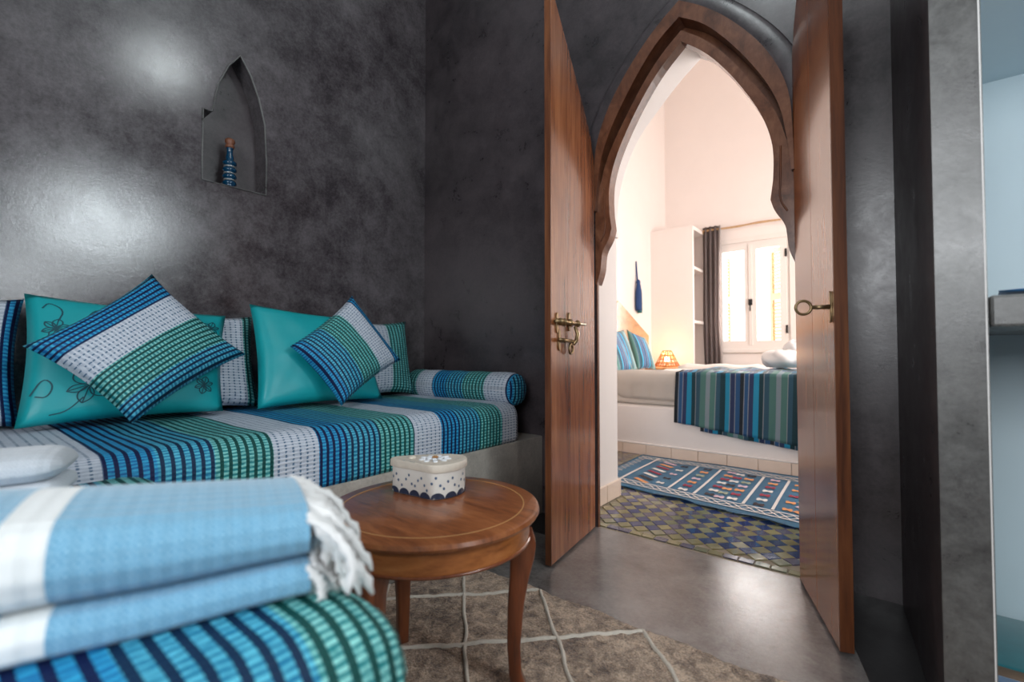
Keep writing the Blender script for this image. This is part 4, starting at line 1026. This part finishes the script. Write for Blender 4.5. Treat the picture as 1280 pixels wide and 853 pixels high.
for i in range(n):
    for j in range(m): bm.faces.new((g[i, j], g[i+1, j], g[i+1, j+1], g[i, j+1]))
bmesh.ops.solidify(bm, geom=bm.faces[:], thickness=0.006)
obj('weave', bm, M['kilim'], kl, True)
pat = {k: B() for k in kc}
def stroke(kc_, pts, w_):
    bm = pat[kc_]; prev = None
    for i, (u, v) in enumerate(pts):
        a = pts[max(0, i-1)]; b = pts[min(len(pts)-1, i+1)]; dx, dy = b[0]-a[0], b[1]-a[1]; L = math.hypot(dx, dy) or 1; nx_, ny_ = -dy/L*w_/2, dx/L*w_/2
        vs = []
        for k in (-1, 1):
            q = kil(u+nx_*k, v+ny_*k); vs.append(bm.verts.new((q.x, q.y, kz(u, v)+0.0045)))
        if prev: bm.faces.new((prev[0], prev[1], vs[1], vs[0]))
        prev = vs
def dense(p, q, n=12): return [(p[0]+(q[0]-p[0])*i/n, p[1]+(q[1]-p[1])*i/n) for i in range(n+1)]
for v in (0.075, 0.155, 0.845, 0.925): stroke('k_white', dense((0.02, v), (1.72 if v in (0.075, 0.925) else 1.30, v), 60), 0.011)
def zig(u0, u1, v0, v1, n, wd=0.009):
    pts = []
    for i in range(n+1):
        a = (u0+(u1-u0)*i/n, v1 if i % 2 else v0); pts += ([a] if not pts else dense(pts[-1], a, 3)[1:])
    stroke('k_white', pts, wd)
zig(0.02, 1.30, 0.085, 0.145, 22); zig(0.03, 1.31, 0.145, 0.085, 22); zig(0.02, 1.30, 0.855, 0.915, 22); zig(0.03, 1.31, 0.915, 0.855, 22)
for u in (0.50, 0.66, 0.94, 1.09, 1.33): stroke('k_white', dense((u, 0.17), (u, 0.83)), 0.016)
for u in (0.17, 1.54, 1.70): stroke('k_white', dense((u, 0.08), (u, 0.92)), 0.018)
def zigv(u, du, v0, v1, n):
    pts = []
    for i in range(n+1):
        a = (u+(du if i % 2 else -du), v0+(v1-v0)*i/n); pts += ([a] if not pts else dense(pts[-1], a, 2)[1:])
    stroke('k_white', pts, 0.010)
zigv(1.45, 0.025, 0.10, 0.9, 26); zigv(0.06, 0.03, 0.1, 0.9, 22)
rnd = random.Random(8); cyc = ['k_white', 'k_orange', 'k_red', 'k_dark', 'k_orange', 'k_white', 'k_pink', 'k_red', 'k_sage']
def motif(u, v, c, s):
    for sg in (-1, 1): stroke(c, dense((u-s, v-s*sg*0.8), (u+s, v+s*sg*0.8), 3), s*0.75)
    stroke(c, dense((u-s*1.1, v), (u+s*1.1, v), 3), s*0.6)
def bars(u, v, c):
    stroke(c, dense((u-0.055, v+0.03), (u+0.055, v-0.03), 3), 0.034)
for k, u in enumerate((0.58, 0.74, 0.80, 0.87, 1.015)):
    for i in range(7): motif(u, 0.21+0.095*i+0.015*(k % 2), cyc[(i*2+k*3) % 9], 0.025)
for i in range(8): bars(0.30, 0.20+0.085*i, cyc[(i*2+1) % 9]); bars(1.245, 0.19+0.085*i, cyc[(i*2+4) % 9])
for i in range(5): motif(0.42, 0.24+0.13*i, cyc[(i*3) % 9], 0.022); motif(1.155, 0.22+0.13*i, cyc[(i*3+1) % 9], 0.022)
for k, nm in (('k_white', 'white_motif'), ('k_orange', 'orange_motif'), ('k_red', 'red_motif'), ('k_dark', 'dark_motif'), ('k_pink', 'pink_motif'), ('k_sage', 'sage_motif')):
    tag(obj(nm, pat[k], M[k], kl, normals=False), kind='stuff')
